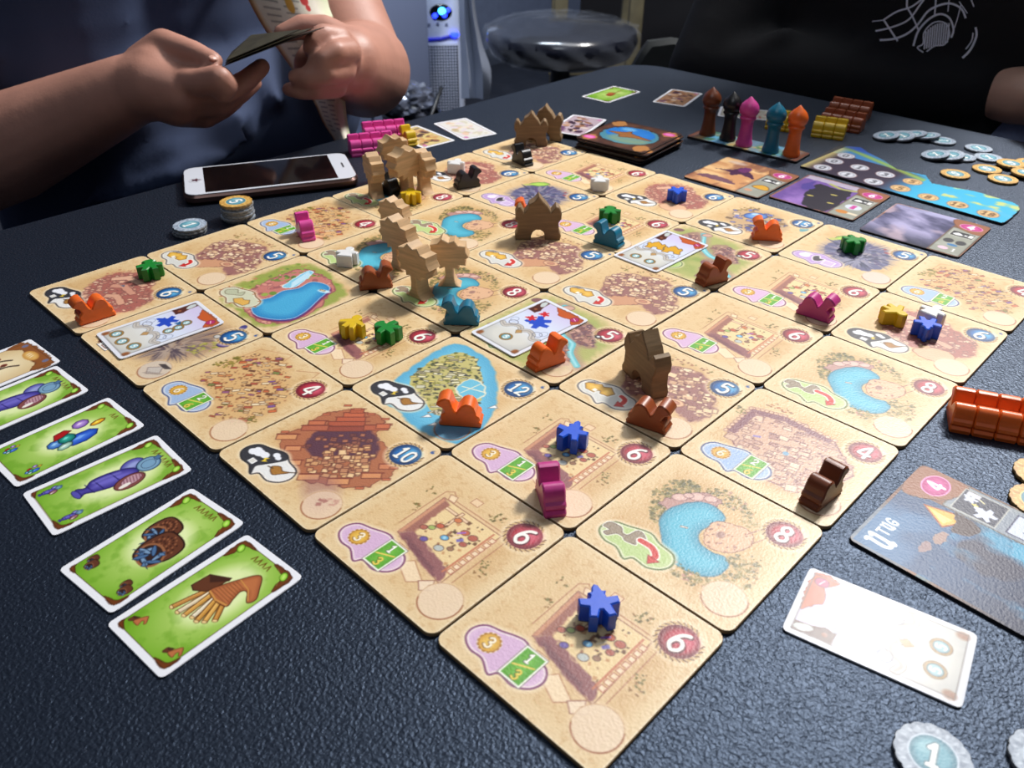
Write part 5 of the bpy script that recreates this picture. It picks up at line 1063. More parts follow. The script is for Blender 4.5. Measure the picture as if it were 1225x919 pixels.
for q, (x, y, l) in enumerate(((1142, 210.5, 'gold coin marked 5 apart from the others, nearest the blue track'), (1180, 204.5, 'gold coin marked 5 in front of the silver coins'), (1208, 200.5, 'gold coin marked 5 between the silver coins and the frame'), (1199, 216.5, 'gold coin marked 5 nearest the end of the blue track'), (1226, 211.5, 'gold coin half cut by the frame'), (1232, 197, 'gold coin nearly out of the frame by the table rim'))):
    p = at(x, y, 0); coin(True, (p[0], p[1], .0002 + (.00205 if q in (2, 4) else 0)), RDIR, l)
for x, y, g, l in ((1114, 908, False, 'big silver coin marked 1 at the lower rim of the picture'), (1253, 915, False, 'silver coin cut by the lower corner of the frame'), (1245, 571, True, 'gold coin cut by the frame beside the orange camels'), (1241, 604, True, 'gold coin cut by the frame beside the sea card')):
    p = at(x, y, 0); coin(g, (p[0], p[1], .0002), -1.35, l)

# ================================================================== boards and pawns
def track_ink(n):
    k = Ink(1.9, .9, n, (70, 96, 150)); X, Y = k.X, k.Y
    k.wash((60, 160, 210), np.clip((X - .5) * 2, 0, 1)); k.wash((52, 44, 66), np.clip((.72 - X) * 3, 0, 1) * (Y < .55)); k.wash((226, 206, 120), np.clip((.10 - X) * 8, 0, .8)); k.wash((150, 180, 80), np.clip(1 - np.abs(Y - .62 + X * .25) * 9, 0, .9) * (X < 1.0)); k.wash((40, 70, 150), np.clip((Y - .7) * 3, 0, .7)); k.wash((190, 190, 220), np.clip((fbm(X * 5, Y * 5, 4, 3) - .5) * 3, 0, .6) * np.clip((X - 1.2) * 2, 0, 1)); k.wash((230, 210, 130), np.clip((fbm(X * 9, Y * 9, 3, 8) - .58) * 4, 0, .7) * (X > 1.2) * (Y > .4)); k.wash((80, 190, 220), np.clip(.25 - Y, 0, .25) * 3 * np.clip(X - .6, 0, 1))
    return k
bA, bB, bC, bD = at(957, 201, 0), at(1198, 270, 0), at(1218, 251, 0), at(1002, 177, 0)
bx = (bB - bA) / np.linalg.norm(bB - bA); bL = float(np.linalg.norm(bB - bA)); by = np.array([-bx[1], bx[0], 0.0])
def loc2(p): v = p - bA; return float(v @ bx), float(v @ by)
outline = [loc2(at(x, y, 0)) for x, y in ((957, 201), (1198, 270), (1205, 267), (1219, 254), (1218, 249), (1211, 245), (1188, 238.5), (1167, 232), (1134, 226), (1114, 222), (1107, 212.5), (1087, 208.5), (1073, 205.5), (1056, 194), (1038, 185), (1030, 179), (1003, 176.5))]
ex = max(q[0] for q in outline) + .001; ey = max(q[1] for q in outline) + .001
bt = empty('bid_track', (bA[0], bA[1], 0), math.atan2(bx[1], bx[0]), 'blue wavy edged track board with rows of numbered circles', 'board')
obj('cardboard', prism(outline, 0.0001, .0021, .0002, 'cardboard', smooth_=30), M_DARKEDGE, bt)
SX = ex / 1.9; k = Ink(1.9, ey / SX, 190, (70, 96, 150)); X, Y = k.X, k.Y; YM = ey / SX
k.c[:] = (64, 130, 190); k.wash((58, 176, 214), np.clip((X - .6) * 2, 0, 1)); k.wash((56, 46, 66), np.clip((1.0 - X) * 4, 0, 1) * (Y < YM * .62)); k.wash((224, 206, 130), np.clip((.12 - X) * 8, 0, .8)); k.wash((156, 182, 74), np.clip(1 - np.abs(Y - YM * .72 + (X - .4) * .35) * 16, 0, .9) * (X < 1.0)); k.wash((44, 74, 170), np.clip((Y - YM * .80) * 9, 0, .8) * (X < .8))
k.wash((186, 186, 226), np.clip((fbm(X * 4, Y * 6, 4, 3) - .5) * 4, 0, .8) * np.clip((X - 1.2) * 2, 0, 1) * np.clip((Y - .12) * 6, 0, 1)); k.wash((226, 210, 110), np.clip((fbm(X * 7, Y * 12, 3, 8) - .56) * 5, 0, .8) * (X > 1.25) * (Y > .2))
for px, py_, st, g in ((1012, 186.5, '0', 0), (998, 193, '0', 0), (984, 200.5, '0', 0), (1028.5, 200.5, '1', 0), (1013.5, 209, '1', 0), (1059, 209, '3', 0), (1045, 217.5, '3', 0), (1091.5, 217.5, '5', 1), (1077, 225.5, '5', 1), (1110.5, 236, '8', 1), (1145.5, 245, '12', 1), (1182, 256, '18', 1)):
    q = loc2(at(px, py_, .002)); cx, cy = q[0] / SX, q[1] / SX
    k.ell(cx, cy, .088, .088, (120, 60, 60)); k.ell(cx, cy, .083, .083, (226, 190, 136) if g else (214, 216, 224)); k.ell(cx, cy, .062, .062, None, line=(150, 110, 70) if g else (130, 134, 150), lw=.008); k.text(st, cx, cy, .075, (96, 62, 34) if g else (60, 60, 70), .016)
me_ = k.mesh('track_print', 0, .00215, None, SX)
bmx = bmesh.new(); bmx.from_mesh(me_)
# keep only the printed dots that lie on the board
def inside(P, x, y):
    c = False; n = len(P)
    for e in range(n):
        ax, ay = P[e]; bx_, by_ = P[(e + 1) % n]
        if (ay > y) != (by_ > y) and x < (bx_ - ax) * (y - ay) / (by_ - ay) + ax: c = not c
    return c
IN = inset(outline, .0004)
kill = [f for f in bmx.faces if not inside(IN, f.calc_center_median().x + ex / 2, f.calc_center_median().y + ey / 2)]
bmesh.ops.delete(bmx, geom=kill, context='FACES'); bmx.to_mesh(me_); bmx.free()
obj('printed_face', me_, M_DJINN, bt, (ex / 2, ey / 2, 0))

oA, oB, oC, oD = at(821, 165, 0), at(952, 196, 0), at(972, 186, 0), at(838, 157, 0)
om = (oA + oB + oC + oD) / 4; ov = (oB - oA) / np.linalg.norm(oB - oA); OL, OW = float(np.linalg.norm(oB - oA)), .031
ob = empty('turn_order_board', (om[0], om[1], 0), math.atan2(ov[1], ov[0]), 'narrow picture board under the five coloured pawns', 'board')
obj('cardboard', prism(rrect(OL, OW, .002), .0001, .0021, .0002, 'cardboard'), M_DARKEDGE, ob)
k = Ink(OL / OW, 1, 130, (120, 150, 170)); X, Y = k.X, k.Y; k.wash((206, 180, 120), np.clip((fbm(X * 3, Y * 3, 4, 5) - .45) * 5, 0, 1)); k.wash((70, 130, 90), np.clip((fbm(X * 3, Y * 3, 4, 25) - .52) * 6, 0, 1)); k.wash((110, 180, 226), np.clip((fbm(X * 3, Y * 3, 4, 45) - .52) * 6, 0, .9)); k.wash((120, 64, 44), np.clip(.5 - X, 0, .5) * 2); k.wash((120, 64, 44), np.clip(X - OL / OW + .5, 0, .5) * 2)
obj('printed_face', k.mesh('order_print', .06, .00215, None, OW - .0004), M_DJINN, ob)
PAWN = [(.0074, 0), (.0078, .0008), (.0078, .003), (.0070, .0046), (.0060, .012), (.0056, .020), (.0060, .0245), (.0074, .0262), (.0076, .0272), (.0068, .0282), (.0066, .0290), (.0082, .0308), (.0090, .0335), (.0088, .0362), (.0076, .0392), (.0052, .0420), (.0028, .0440), (.0008, .0462), (0, .0466)]
def pawn(c, px, label):
    p = at(*px, .0021); key = 'pawn_' + c; m = lathe([(r * 1.0, z * .97) for r, z in PAWN], 32, 'pawn', 35); m.materials.append(paint(c, COLS[c], .3))
    tag(obj('minaret_pawn', m, None, None, (p[0], p[1], .0022)), label, 'pawn')
pawn('brown', (846, 161), 'brown domed pawn at the end nearest the white cards'); pawn('black', (870, 167.5), 'black domed pawn between the brown and pink ones'); pawn('pink', (889.5, 174), 'pink domed pawn in the middle of the five'); pawn('teal', (921, 181.5), 'teal domed pawn next to the orange one'); pawn('orange', (946, 186), 'orange domed pawn at the end of the line')

# ================================================================== the phone
pc = [at(215, 203, .008), at(218, 236, .008), at(437, 213, .008), at(410, 182, .008)]
pm = sum(pc) / 4; pd = (pc[2] - pc[1]) + (pc[3] - pc[0]); pa = math.atan2(pd[1], pd[0]); PL, PW = .139, .068
ph = empty('smartphone', (pm[0], pm[1], .0001), pa, 'white smartphone with a dark screen lying before the seated person', 'phone')
obj('case', prism(rrect(PL, PW, .0105, 8), 0, .0082, .0024, 'case'), mat('rose_gold_case', (96, 72, 66), .3, metal=.6), ph)
obj('front_glass', prism(rrect(PL - .003, PW - .003, .009, 8), .0078, .0086, .0003, 'front_glass'), mat('white_phone_face', (226, 230, 240), .12, coat=.5), ph)
obj('screen', prism(rrect(PL - .034, PW - .0075, .0006, 2), .0086, .00868, 0, 'screen'), mat('dark_screen', (6, 6, 9), .08, coat=.6), ph)
hb = obj('home_button', prism([(math.cos(a) * .0055, math.sin(a) * .0055) for a in np.linspace(0, 2*math.pi, 28, endpoint=False)], .0085, .00872, .0001, 'home_button'), mat('button_ring', (206, 208, 216), .25), ph, (-PL/2 + .0105, 0, 0))
star = [((.0042 if q % 2 == 0 else .0018) * math.cos(q * math.pi / 5), (.0042 if q % 2 == 0 else .0018) * math.sin(q * math.pi / 5)) for q in range(10)]
obj('star_sticker', prism(star, .0087, .0089, 0, 'star_sticker'), mat('dark_plum_sticker', (84, 40, 56), .4), ph, (-PL/2 + .0105, .0004, 0))
obj('earpiece', prism(rrect(.0016, .012, .0007, 3), .0086, .0087, 0, 'earpiece'), mat('earpiece_grey', (70, 72, 78), .5), ph, (PL/2 - .0085, 0, 0))

# ================================================================== the room
M_FLOOR = mat('dark_floor', (46, 48, 56), 0.55, 0.1, 20, 0.15)
M_WALL = mat('grey_wall', (104, 112, 134), 0.85, 0.05, 30, 0.06)
M_WALL2 = mat('dark_brown_wall', (30, 25, 25), 0.8, 0.05, 30, 0.25, vscale=2.0)
tag(obj('floor', box(-2.6, 3.5, -2.6, 2.9, -.80, -.74), M_FLOOR), kind='structure')
tag(obj('wall_back', box(-2.6, 3.5, 2.78, 2.9, -.74, 1.9), M_WALL), kind='structure')
tag(obj('wall_right', box(3.38, 3.5, -2.6, 2.78, -.74, 1.9), M_WALL2), kind='structure')
tag(obj('baseboard_back', box(-2.6, 3.38, 2.765, 2.78, -.74, -.66), mat('grey_trim', (80, 84, 96), .6)), kind='structure')

# ---- air purifier
FWD = math.atan2(.5739782, .5994577)                                   # heading of the sight line on the floor plan
pp = dep(521, 60, 3.0); ap = empty('air_purifier', (pp[0], pp[1], -.74), FWD - math.pi / 2 + .10, 'white tower air purifier with a glowing blue display', 'air purifier')
M_WPL = mat('white_plastic', (196, 204, 226), .35); M_GPL = mat('grey_plastic', (120, 128, 150), .45)
PWD, PDP = .098, .13                                                    # half width, half depth
obj('body', prism(rrect(PWD * 2, PDP * 2, .035, 8), 0, .74, .012, 'body'), M_WPL, ap)
zpx = lambda y: dep(521, y, 2.87)[2] + .74
obj('grille', box(-.078, .078, -PDP - .004, -PDP + .01, zpx(170), zpx(50), .003, 'grille'), mat('pale_grille', (190, 196, 216), .5), ap)
bmg = bmesh.new(); zz = zpx(168)
while zz < zpx(52):
    for q in range(16):
        x = -.073 + q * .0097
        m4 = Matrix.Translation((x, -PDP - .0045, zz)) @ Matrix.Diagonal((.0066, .0022, .0066, 1)); bmesh.ops.create_cube(bmg, size=1, matrix=m4)
    zz += .0100
tag(obj('grille_hole_shade', fin(bmg, 'grille_hole_shade'), mat('grille_dark', (34, 37, 52), .7), ap), kind='stuff')  # raised dark dots, colour stands in for the shade inside the holes
M_BLUE = mat('blue_light', (20, 30, 230), .3, emit=((30, 50, 255), 5.0)); M_CYAN = mat('cyan_light', (60, 170, 255), .3, emit=((60, 170, 255), 6.0))
eb = bmesh.new(); bmesh.ops.create_uvsphere(eb, u_segments=24, v_segments=12, radius=1, matrix=Matrix.Translation((.022, -PDP - .001, zpx(10))) @ Matrix.Diagonal((.038, .006, .026, 1)))
dsp = obj('display', fin(eb, 'display', 60), mat('black_display', (8, 8, 16), .1), ap)
for x, z, r, m in ((.026, 8, .013, M_CYAN), (.002, 14, .009, M_BLUE), (.034, 13.5, .009, M_BLUE), (.046, 7, .008, M_BLUE)):
    e2 = bmesh.new(); bmesh.ops.create_uvsphere(e2, u_segments=12, v_segments=8, radius=1, matrix=Matrix.Translation((x, -PDP - .0065, zpx(z))) @ Matrix.Diagonal((r, .003, r * .9, 1)))
    obj('indicator_light', fin(e2, 'indicator_light', 60), m, dsp)
obj('light_strip', tube([(-.075, -PDP - .004, zpx(44)), (-.03, -PDP - .006, zpx(45)), (.02, -PDP - .006, zpx(44)), (.072, -PDP - .004, zpx(39))], .0045, 8, 'light_strip'), mat('strip_dark_blue', (16, 20, 90), .3, emit=((20, 30, 200), .6)), ap)
for x, z in ((-.066, 44.5), (.066, 39.5)):
    e2 = bmesh.new(); bmesh.ops.create_uvsphere(e2, u_segments=12, v_segments=8, radius=1, matrix=Matrix.Translation((x, -PDP - .006, zpx(z))) @ Matrix.Diagonal((.016, .005, .009, 1))); obj('strip_end_light', fin(e2, 'strip_end_light', 60), M_BLUE, ap)
for q in range(4): obj('button', prism(rrect(.010, .010, .004, 3), 0, .003, .0008, 'button'), M_GPL, ap, (-.05 + q * .03, -PDP - .0005, zpx(25 + (q % 2))), (math.pi / 2, 0, 0))

# ---- pale draped sheet hanging beside the purifier
def sheet_mesh(cols, nz=24, th=.004, name='sheet'):
    """cols: upright strips given as lists of points top to bottom; joined to one cloth with thickness"""
    bm = bmesh.new(); G = []
    for c in cols:
        P = smooth([tuple(p) for p in c], 6, False); G.append([bm.verts.new(p) for p in P])
    for a, b in zip(G[:-1], G[1:]):
        for q in range(len(a) - 1): bm.faces.new((a[q], b[q], b[q+1], a[q+1]))
    bmesh.ops.recalc_face_normals(bm, faces=bm.faces); bmesh.ops.solidify(bm, geom=bm.faces[:], thickness=th); return fin(bm, name, 60)
cols = []
for xs, D in (((550, 550, 552, 553, 553), 2.90), ((555, 555, 557, 560, 561), 2.86), ((560, 561, 565, 568, 570), 2.95), ((562, 564, 571, 577, 578), 2.84), ((564, 566, 575, 586, 584), 2.92)):
    cols.append([dep(x, y, D - .30 + .02 * q) for q, (x, y) in enumerate(zip(xs, (-80, 0, 50, 85, 118)))])
tag(obj('hanging_sheet', sheet_mesh(cols, name='hanging_sheet'), mat('pale_sheet', (150, 156, 172), .7, .1, 8)), 'pale grey sheet hanging beside the white air purifier', 'sheet')
# ---- cabinet behind the seated person
cb = dep(452, 60, 2.60); cab = empty('storage_cabinet', (cb[0], cb[1], -.74), 0, 'grey blue cabinet between the seated person and the air purifier', 'cabinet')
obj('body', box(-.34, .16, -.05, .40, 0, .78, .006, 'body'), mat('cabinet_blue_grey', (92, 100, 124), .6), cab)
for q in range(2):
    d_ = obj('door', box(-.335 + q * .25, -.09 + q * .25 - .005, -.066, -.05, .04, .76, .004, 'door'), mat('cabinet_door', (104, 112, 136), .55), cab); obj('handle', box(-.11 + q * .05, -.10 + q * .05, -.085, -.066, .36, .48, .003, 'handle'), M_GPL, d_)
# ---- bin with crumpled liner
bn = dep(492, 128, 2.4); bin_ = empty('waste_bin', (bn[0], bn[1], -.74), 0, 'dark bin topped by a crumpled shiny plastic liner below the purifier', 'bin')
obj('body', lathe([(.07, 0), (.085, .28), (.087, .30), (.08, .30), (.07, .05), (0, .05)], 24, 'body'), mat('bin_black', (20, 21, 26), .4), bin_)
bl = bmesh.new(); bmesh.ops.create_icosphere(bl, subdivisions=4, radius=.085); rr = np.random.default_rng(3)
for v in bl.verts:
    n_ = fbm(np.array([v.co.x * 26 + 5]), np.array([v.co.y * 26 + v.co.z * 31 + 9]), 3)[0]; v.co = v.co * (0.80 + .55 * abs(n_ - .5) * 1.6); v.co.z = v.co.z * .7 + .33
obj('liner', fin(bl, 'liner', 20), mat('crumpled_plastic', (88, 92, 106), .12, .5, 40, .5, coat=.5), bin_)
obj('strap', tube([tuple(np.array(dep(528, 105, 2.36)) - np.array([bn[0], bn[1], -.74])), tuple(np.array(dep(521, 124, 2.33)) - np.array([bn[0], bn[1], -.74])), tuple(np.array(dep(512, 150, 2.33)) - np.array([bn[0], bn[1], -.74]))], .006, 8, 'strap'), mat('bin_black', (20, 21, 26), .4), bin_)
# ---- stool with a wrapped cushion
sp = dep(672, 38, 2.3); st_ = empty('stool', (sp[0], sp[1], -.74), 0, 'round stool with a dark cushion still in shiny clear plastic', 'stool'); hz = sp[2] + .74
seat = obj('seat', lathe([(0, hz - .075), (.15, hz - .075), (.195, hz - .055), (.212, hz - .02), (.205, hz + .008), (.17, hz + .022), (.09, hz + .03), (0, hz + .032)], 48, 'seat', 60), mat('dark_blue_grey_leatherette', (18, 20, 30), .22, .5, 14, .25, coat=.8), st_)
wb = bmesh.new(); bmesh.ops.create_uvsphere(wb, u_segments=64, v_segments=24, radius=1)
for v in wb.verts:
    a_ = math.atan2(v.co.y, v.co.x); q = .214 + .005 * math.sin(a_ * 13 + v.co.z * 7) + .004 * math.sin(a_ * 29 + 2)
    r_ = (v.co.x ** 2 + v.co.y ** 2) ** .5; e_ = min(1, r_ * 1.15) ** .7; v.co = (math.cos(a_) * q * e_, math.sin(a_) * q * e_, hz - .02 + (.06 if v.co.z > 0 else .062) * v.co.z + .004 * math.sin(a_ * 9 + r_ * 30))
wrapm = mat('clear_plastic_wrap', (200, 206, 220), .06, .6, 30); wrapm.node_tree.nodes['Principled BSDF'].inputs['Alpha'].default_value = .05
obj('plastic_wrap', fin(wb, 'plastic_wrap', 60), wrapm, seat)
obj('post', lathe([(.03, .04), (.028, hz - .075), (.06, hz - .07)], 20, 'post'), M_BLACKMETAL, st_); obj('base', lathe([(.22, 0), (.22, .012), (.05, .04), (0, .045)], 32, 'base'), M_BLACKMETAL, st_)
obj('foot_ring', tube([(.15 * math.cos(a), .15 * math.sin(a), .25) for a in np.linspace(0, 2*math.pi, 32, endpoint=False)], .011, 8, 'foot_ring', True), M_BLACKMETAL, st_)
for q in range(3): obj('spoke', tube([(.02 * math.cos(q * 2.09), .02 * math.sin(q * 2.09), .25), (.15 * math.cos(q * 2.09), .15 * math.sin(q * 2.09), .25)], .008, 8, 'spoke'), M_BLACKMETAL, st_)
# ---- wooden post and low shelf beyond the stool
wp = dep(694, 10, 3.2); sh = empty('wooden_stand', (wp[0], wp[1], -.74), FWD, 'dim wooden stand behind the wrapped stool', 'stand'); M_DIMWOOD = mat('dim_yellow_wood', (92, 82, 58), .6, .2, 20, .2)
for x, y in ((-.12, -.2), (.12, -.2), (-.12, .08), (.12, .08)): obj('leg', box(x - .025, x + .025, y - .025, y + .025, 0, .70, .003, 'leg'), M_DIMWOOD, sh)
obj('shelf', box(-.16, .16, -.24, .12, .20, .225, .003, 'shelf'), M_DIMWOOD, sh); obj('board_top', box(-.17, .17, -.25, .13, .70, .73, .003, 'board_top'), M_DIMWOOD, sh)
# ---- dark padded chair behind the far table corner
ch = dep(764, 80, 1.36); chair = empty('padded_chair', (ch[0], ch[1], -.74), 0, 'dark grey green padded chair back rising past the far table corner', 'chair'); M_CH = mat('dark_grey_green_fabric', (24, 29, 31), .8, .2, 60, .1)
bp_ = bmesh.new()
hb_ = dep(764, 47, 1.36)[2] + .74
pts = [(x * .72, z) for x, z in [(-.10, hb_ - .03), (-.085, hb_ - .01), (-.03, hb_), (.03, hb_ - .002), (.075, hb_ - .018), (.115, hb_ - .06), (.125, hb_ - .16), (-.12, hb_ - .16), (-.115, hb_ - .06)]]
m_ = prism(pts, -.02, .02, .008, 'backrest'); m_.transform(Matrix.Rotation(math.pi / 2, 4, 'X')); obj('backrest', m_, M_CH, chair, (0, 0, 0), (-.1, .12, FWD - math.pi/2))
obj('seat', prism(rrect(.32, .32, .05, 6), hb_ - .27, hb_ - .21, .02, 'seat'), M_CH, chair, (.12, .14, 0), (0, 0, FWD - math.pi/2))
for x, y in ((-.02, 0), (.25, .02), (0, .27), (.26, .28)): obj('leg', box(x - .012, x + .012, y - .012, y + .012, 0, hb_ - .25, .003, 'leg'), M_BLACKMETAL, chair)
obj('back_post', box(-.015, .015, -.012, .02, hb_ - .27, hb_ - .10, .003, 'back_post'), M_BLACKMETAL, chair)

# ================================================================== people
def flesh(chains, voxel, smooth_n, name, extra=None):
    """limbs given as (points, radii): rows of overlapping balls, fused to one continuous skin"""
    bm = bmesh.new(); tmp = bpy.data.meshes.new(name + '_raw')
    ico = bmesh.new(); bmesh.ops.create_icosphere(ico, subdivisions=3, radius=1.0); iv = np.array([v.co[:] for v in ico.verts]); jf = [[v.index for v in f.verts] for f in ico.faces]; ico.free()
    VV = []; FF = []; off = 0
    def ball(p, r, sc=(1, 1, 1)):
        nonlocal off
        VV.append(iv * (r * np.array(sc)) + p); FF.extend([[a + off for a in f] for f in jf]); off += len(iv)
    for P, Rd in chains:
        P = [np.array(p, float) for p in P]
        for q in range(len(P) - 1):
            L = np.linalg.norm(P[q+1] - P[q]); n = max(2, int(L / (min(Rd[q], Rd[q+1]) * .2)) + 1)
            for t in np.linspace(0, 1, n): ball(P[q] * (1 - t) + P[q+1] * t, Rd[q] * (1 - t) + Rd[q+1] * t)
    for p, r, sc in (extra or []): ball(np.array(p, float), r, sc)
    tmp.from_pydata(np.concatenate(VV).tolist(), [], FF); bm.free()
    o = bpy.data.objects.new(name + '_raw', tmp); COL.objects.link(o)
    md = o.modifiers.new('r', 'REMESH'); md.mode = 'VOXEL'; md.voxel_size = voxel
    if smooth_n: sm_ = o.modifiers.new('s', 'SMOOTH'); sm_.factor = .5; sm_.iterations = smooth_n
    dg = bpy.context.evaluated_depsgraph_get(); me = bpy.data.meshes.new_from_object(o.evaluated_get(dg)); me.name = name
    bpy.data.objects.remove(o); bpy.data.meshes.remove(tmp)
    me.polygons.foreach_set('use_smooth', [True] * len(me.polygons)); return me
def skin_mat(name, rgb):
    m = mat(name, rgb, .48, .25, 420, .10, vscale=24); b = m.node_tree.nodes['Principled BSDF']
    b.inputs['Subsurface Weight'].default_value = 0.0; b.inputs['Subsurface Radius'].default_value = (.006, .002, .001); b.inputs['Subsurface Scale'].default_value = 1.0; return m
SK1 = skin_mat('tanned_skin', (188, 136, 118)); SK2 = skin_mat('light_skin', (214, 170, 148))
V = lambda *p: np.array(p, float)
p1 = empty('person', (.10, .70, -.74), 0, 'seated person in a dark navy T-shirt holding cards in both hands', 'person')
OFF1 = Vector((.10, .70, -.74))
sr, sl = V(-.09, .70, .20), V(.29, .70, .20)
el_r = dep(-70, 214, .80); wr_r = dep(156, 108, .752)
el_l = dep(436, 84, .90); wr_l = dep(418, 74, .80)
body = [
 ([V(.10, .70, -.26), V(.10, .69, -.05), V(.10, .69, .12), V(.10, .70, .22)], [.135, .135, .14, .10]),
 ([V(.10, .70, .22), V(.10, .69, .32)], [.062, .056]),
 ([sr, V(.10, .70, .20), sl], [.07, .085, .07]),
 ([V(.01, .68, -.05), V(.01, .68, .1)], [.11, .115]), ([V(.19, .68, -.05), V(.19, .68, .1)], [.11, .115]),
 ([sr, el_r, lerp(el_r, wr_r, .35), lerp(el_r, wr_r, .75), wr_r], [.058, .046, .049, .038, .031]),
 ([sl, el_l], [.056, .047]), ([el_l, lerp(el_l, wr_l, .4), wr_l], [.050, .044, .032]),
 ([V(.01, .68, -.24), V(-.02, .34, -.22), V(-.03, .32, -.62), V(-.03, .34, -.70), V(-.03, .24, -.72)], [.085, .06, .045, .035, .025]), ([V(.19, .68, -.24), V(.24, .36, -.22), V(.25, .34, -.62), V(.25, .36, -.70), V(.25, .26, -.72)], [.085, .06, .045, .035, .025]),
 # right hand
 ([wr_r, dep(186, 102, .745), dep(212, 108, .742)], [.030, .031, .026]), ([wr_r, dep(188, 88, .744), dep(208, 96, .738)], [.028, .026, .016]), ([dep(186, 102, .745), dep(212, 126, .748)], [.030, .019]),
 ([dep(174, 78, .748), dep(195, 52, .738), dep(232, 63, .728), dep(256, 73, .722)], [.019, .0130, .0104, .0080]),
 ([dep(198, 90, .740), dep(212, 95, .734), dep(238, 99, .722), dep(263, 94, .711), dep(272, 102, .716), dep(267, 112, .724)], [.018, .0130, .0118, .0112, .0098, .0085]),
 ([dep(206, 104, .745), dep(226, 110, .742), dep(270, 111, .738), dep(295, 96, .742), dep(313, 80, .748)], [.018, .0130, .0104, .0094, .0078]),
 ([dep(208, 116, .745), dep(222, 126, .752), dep(262, 127, .752), dep(288, 112, .758), dep(304, 99, .764)], [.018, .0120, .0098, .0088, .0074]),
 ([dep(206, 126, .750), dep(214, 138, .766), dep(246, 142, .768), dep(270, 130, .772), dep(284, 120, .778)], [.016, .0110, .0090, .0080, .0068]),
 # left hand
 ([wr_l, dep(396, 74, .780), dep(380, 80, .772)], [.031, .029, .022]), ([wr_l, dep(404, 60, .780)], [.028, .020]), ([wr_l, dep(390, 94, .780)], [.028, .019]),
 ([dep(412, 56, .795), dep(388, 36, .792), dep(362, 32, .788), dep(338, 40, .784)], [.020, .0140, .0115, .0085]),
 ([dep(408, 60, .775), dep(406, 46, .757), dep(386, 42, .742), dep(375, 51, .738), dep(372, 58, .742)], [.016, .0115, .0100, .0090, .0078]),
 ([dep(412, 74, .775), dep(418, 62, .752), dep(402, 62, .734), dep(388, 71, .731), dep(377, 76, .738)], [.016, .0115, .0100, .0090, .0078]),
 ([dep(400, 84, .775), dep(412, 84, .756), dep(392, 88, .738), dep(370, 92, .739), dep(354, 92, .746)], [.016, .0112, .0098, .0088, .0076]),
 ([dep(392, 94, .780), dep(402, 104, .766), dep(380, 108, .754), dep(360, 109, .756), dep(346, 107, .764)], [.015, .0104, .0088, .0080, .0068]),
 # head
 ([V(.10, .69, .40), V(.10, .665, .47), V(.10, .68, .49)], [.066, .080, .086]), ([V(.10, .625, .375), V(.10, .64, .41)], [.034, .05]), ([V(.10, .585, .435), V(.10, .60, .465)], [.014, .010]),
 ([V(.012, .69, .44), V(.012, .69, .465)], [.014, .016]), ([V(.188, .69, .44), V(.188, .69, .465)], [.014, .016]), ([V(.082, .604, .395), V(.118, .604, .395)], [.011, .011]),
]
bme = flesh(body, .0029, 3, 'body'); bme.transform(Matrix.Translation(-OFF1)); obj('body', bme, SK1, p1)
M_NAVY = mat('navy_cotton', (56, 70, 102), .85, .15, 500, .10, vscale=12)
shirt = [
 ([V(.10, .70, -.28), V(.10, .688, -.05), V(.10, .688, .12), V(.10, .70, .19)], [.160, .155, .160, .135]),
 ([sr, V(.10, .70, .205), sl], [.084, .098, .084]), ([V(.10, .70, .22), V(.10, .70, .255)], [.085, .072]),
 ([V(-.01, .68, -.24), V(-.0, .675, -.05), V(-.0, .675, .12)], [.13, .128, .130]), ([V(.21, .68, -.24), V(.20, .675, -.05), V(.20, .675, .12)], [.13, .128, .130]),
 ([V(.0, .60, -.15), V(.2, .60, -.15)], [.105, .105]), ([V(.02, .585, -.02), V(.18, .585, -.02)], [.095, .095]),
 ([sr, lerp(sr, el_r, .55)], [.078, .070]), ([sl, lerp(sl, el_l, .50)], [.076, .072]),
 # folds of the cloth
 ([dep(110, 226, .84), dep(150, 208, .825), dep(210, 182, .822), dep(270, 152, .842), dep(310, 128, .88)], [.004, .010, .013, .009, .003]), ([dep(90, 246, .84), dep(150, 232, .82), dep(210, 212, .812), dep(260, 190, .826), dep(310, 160, .87)], [.004, .008, .011, .008, .003]), ([dep(40, 40, .86), dep(150, 66, .86), dep(220, 40, .88)], [.010, .014, .008]), ([dep(220, 10, .90), dep(300, 60, .89), dep(330, 120, .88)], [.010, .013, .008]),
]
sme = flesh(shirt, .007, 6, 'tshirt'); sme.transform(Matrix.Translation(-OFF1)); obj('tshirt', sme, M_NAVY, p1)
tr = flesh([([V(.01, .68, -.25), V(-.02, .33, -.215), V(-.03, .315, -.62), V(-.03, .335, -.66)], [.105, .078, .062, .06]), ([V(.19, .68, -.25), V(.24, .35, -.215), V(.25, .335, -.62), V(.25, .355, -.66)], [.105, .078, .062, .06]), ([V(.02, .70, -.28), V(.18, .70, -.28)], [.13, .13])], .008, 5, 'trousers'); tr.transform(Matrix.Translation(-OFF1)); obj('trousers', tr, mat('dark_denim', (24, 28, 40), .85, .2, 300), p1)
hm = flesh([([V(.10, .70, .50), V(.10, .725, .46), V(.10, .73, .40)], [.090, .082, .066]), ([V(.10, .66, .535)], [.05]), ([V(.04, .69, .50), V(.16, .69, .50)], [.06, .06])][:1] + [([V(.05, .68, .525), V(.15, .68, .525)], [.055, .055])], .006, 3, 'hair'); hm.transform(Matrix.Translation(-OFF1)); obj('hair', hm, mat('black_hair', (18, 15, 14), .5, .5, 200), p1)
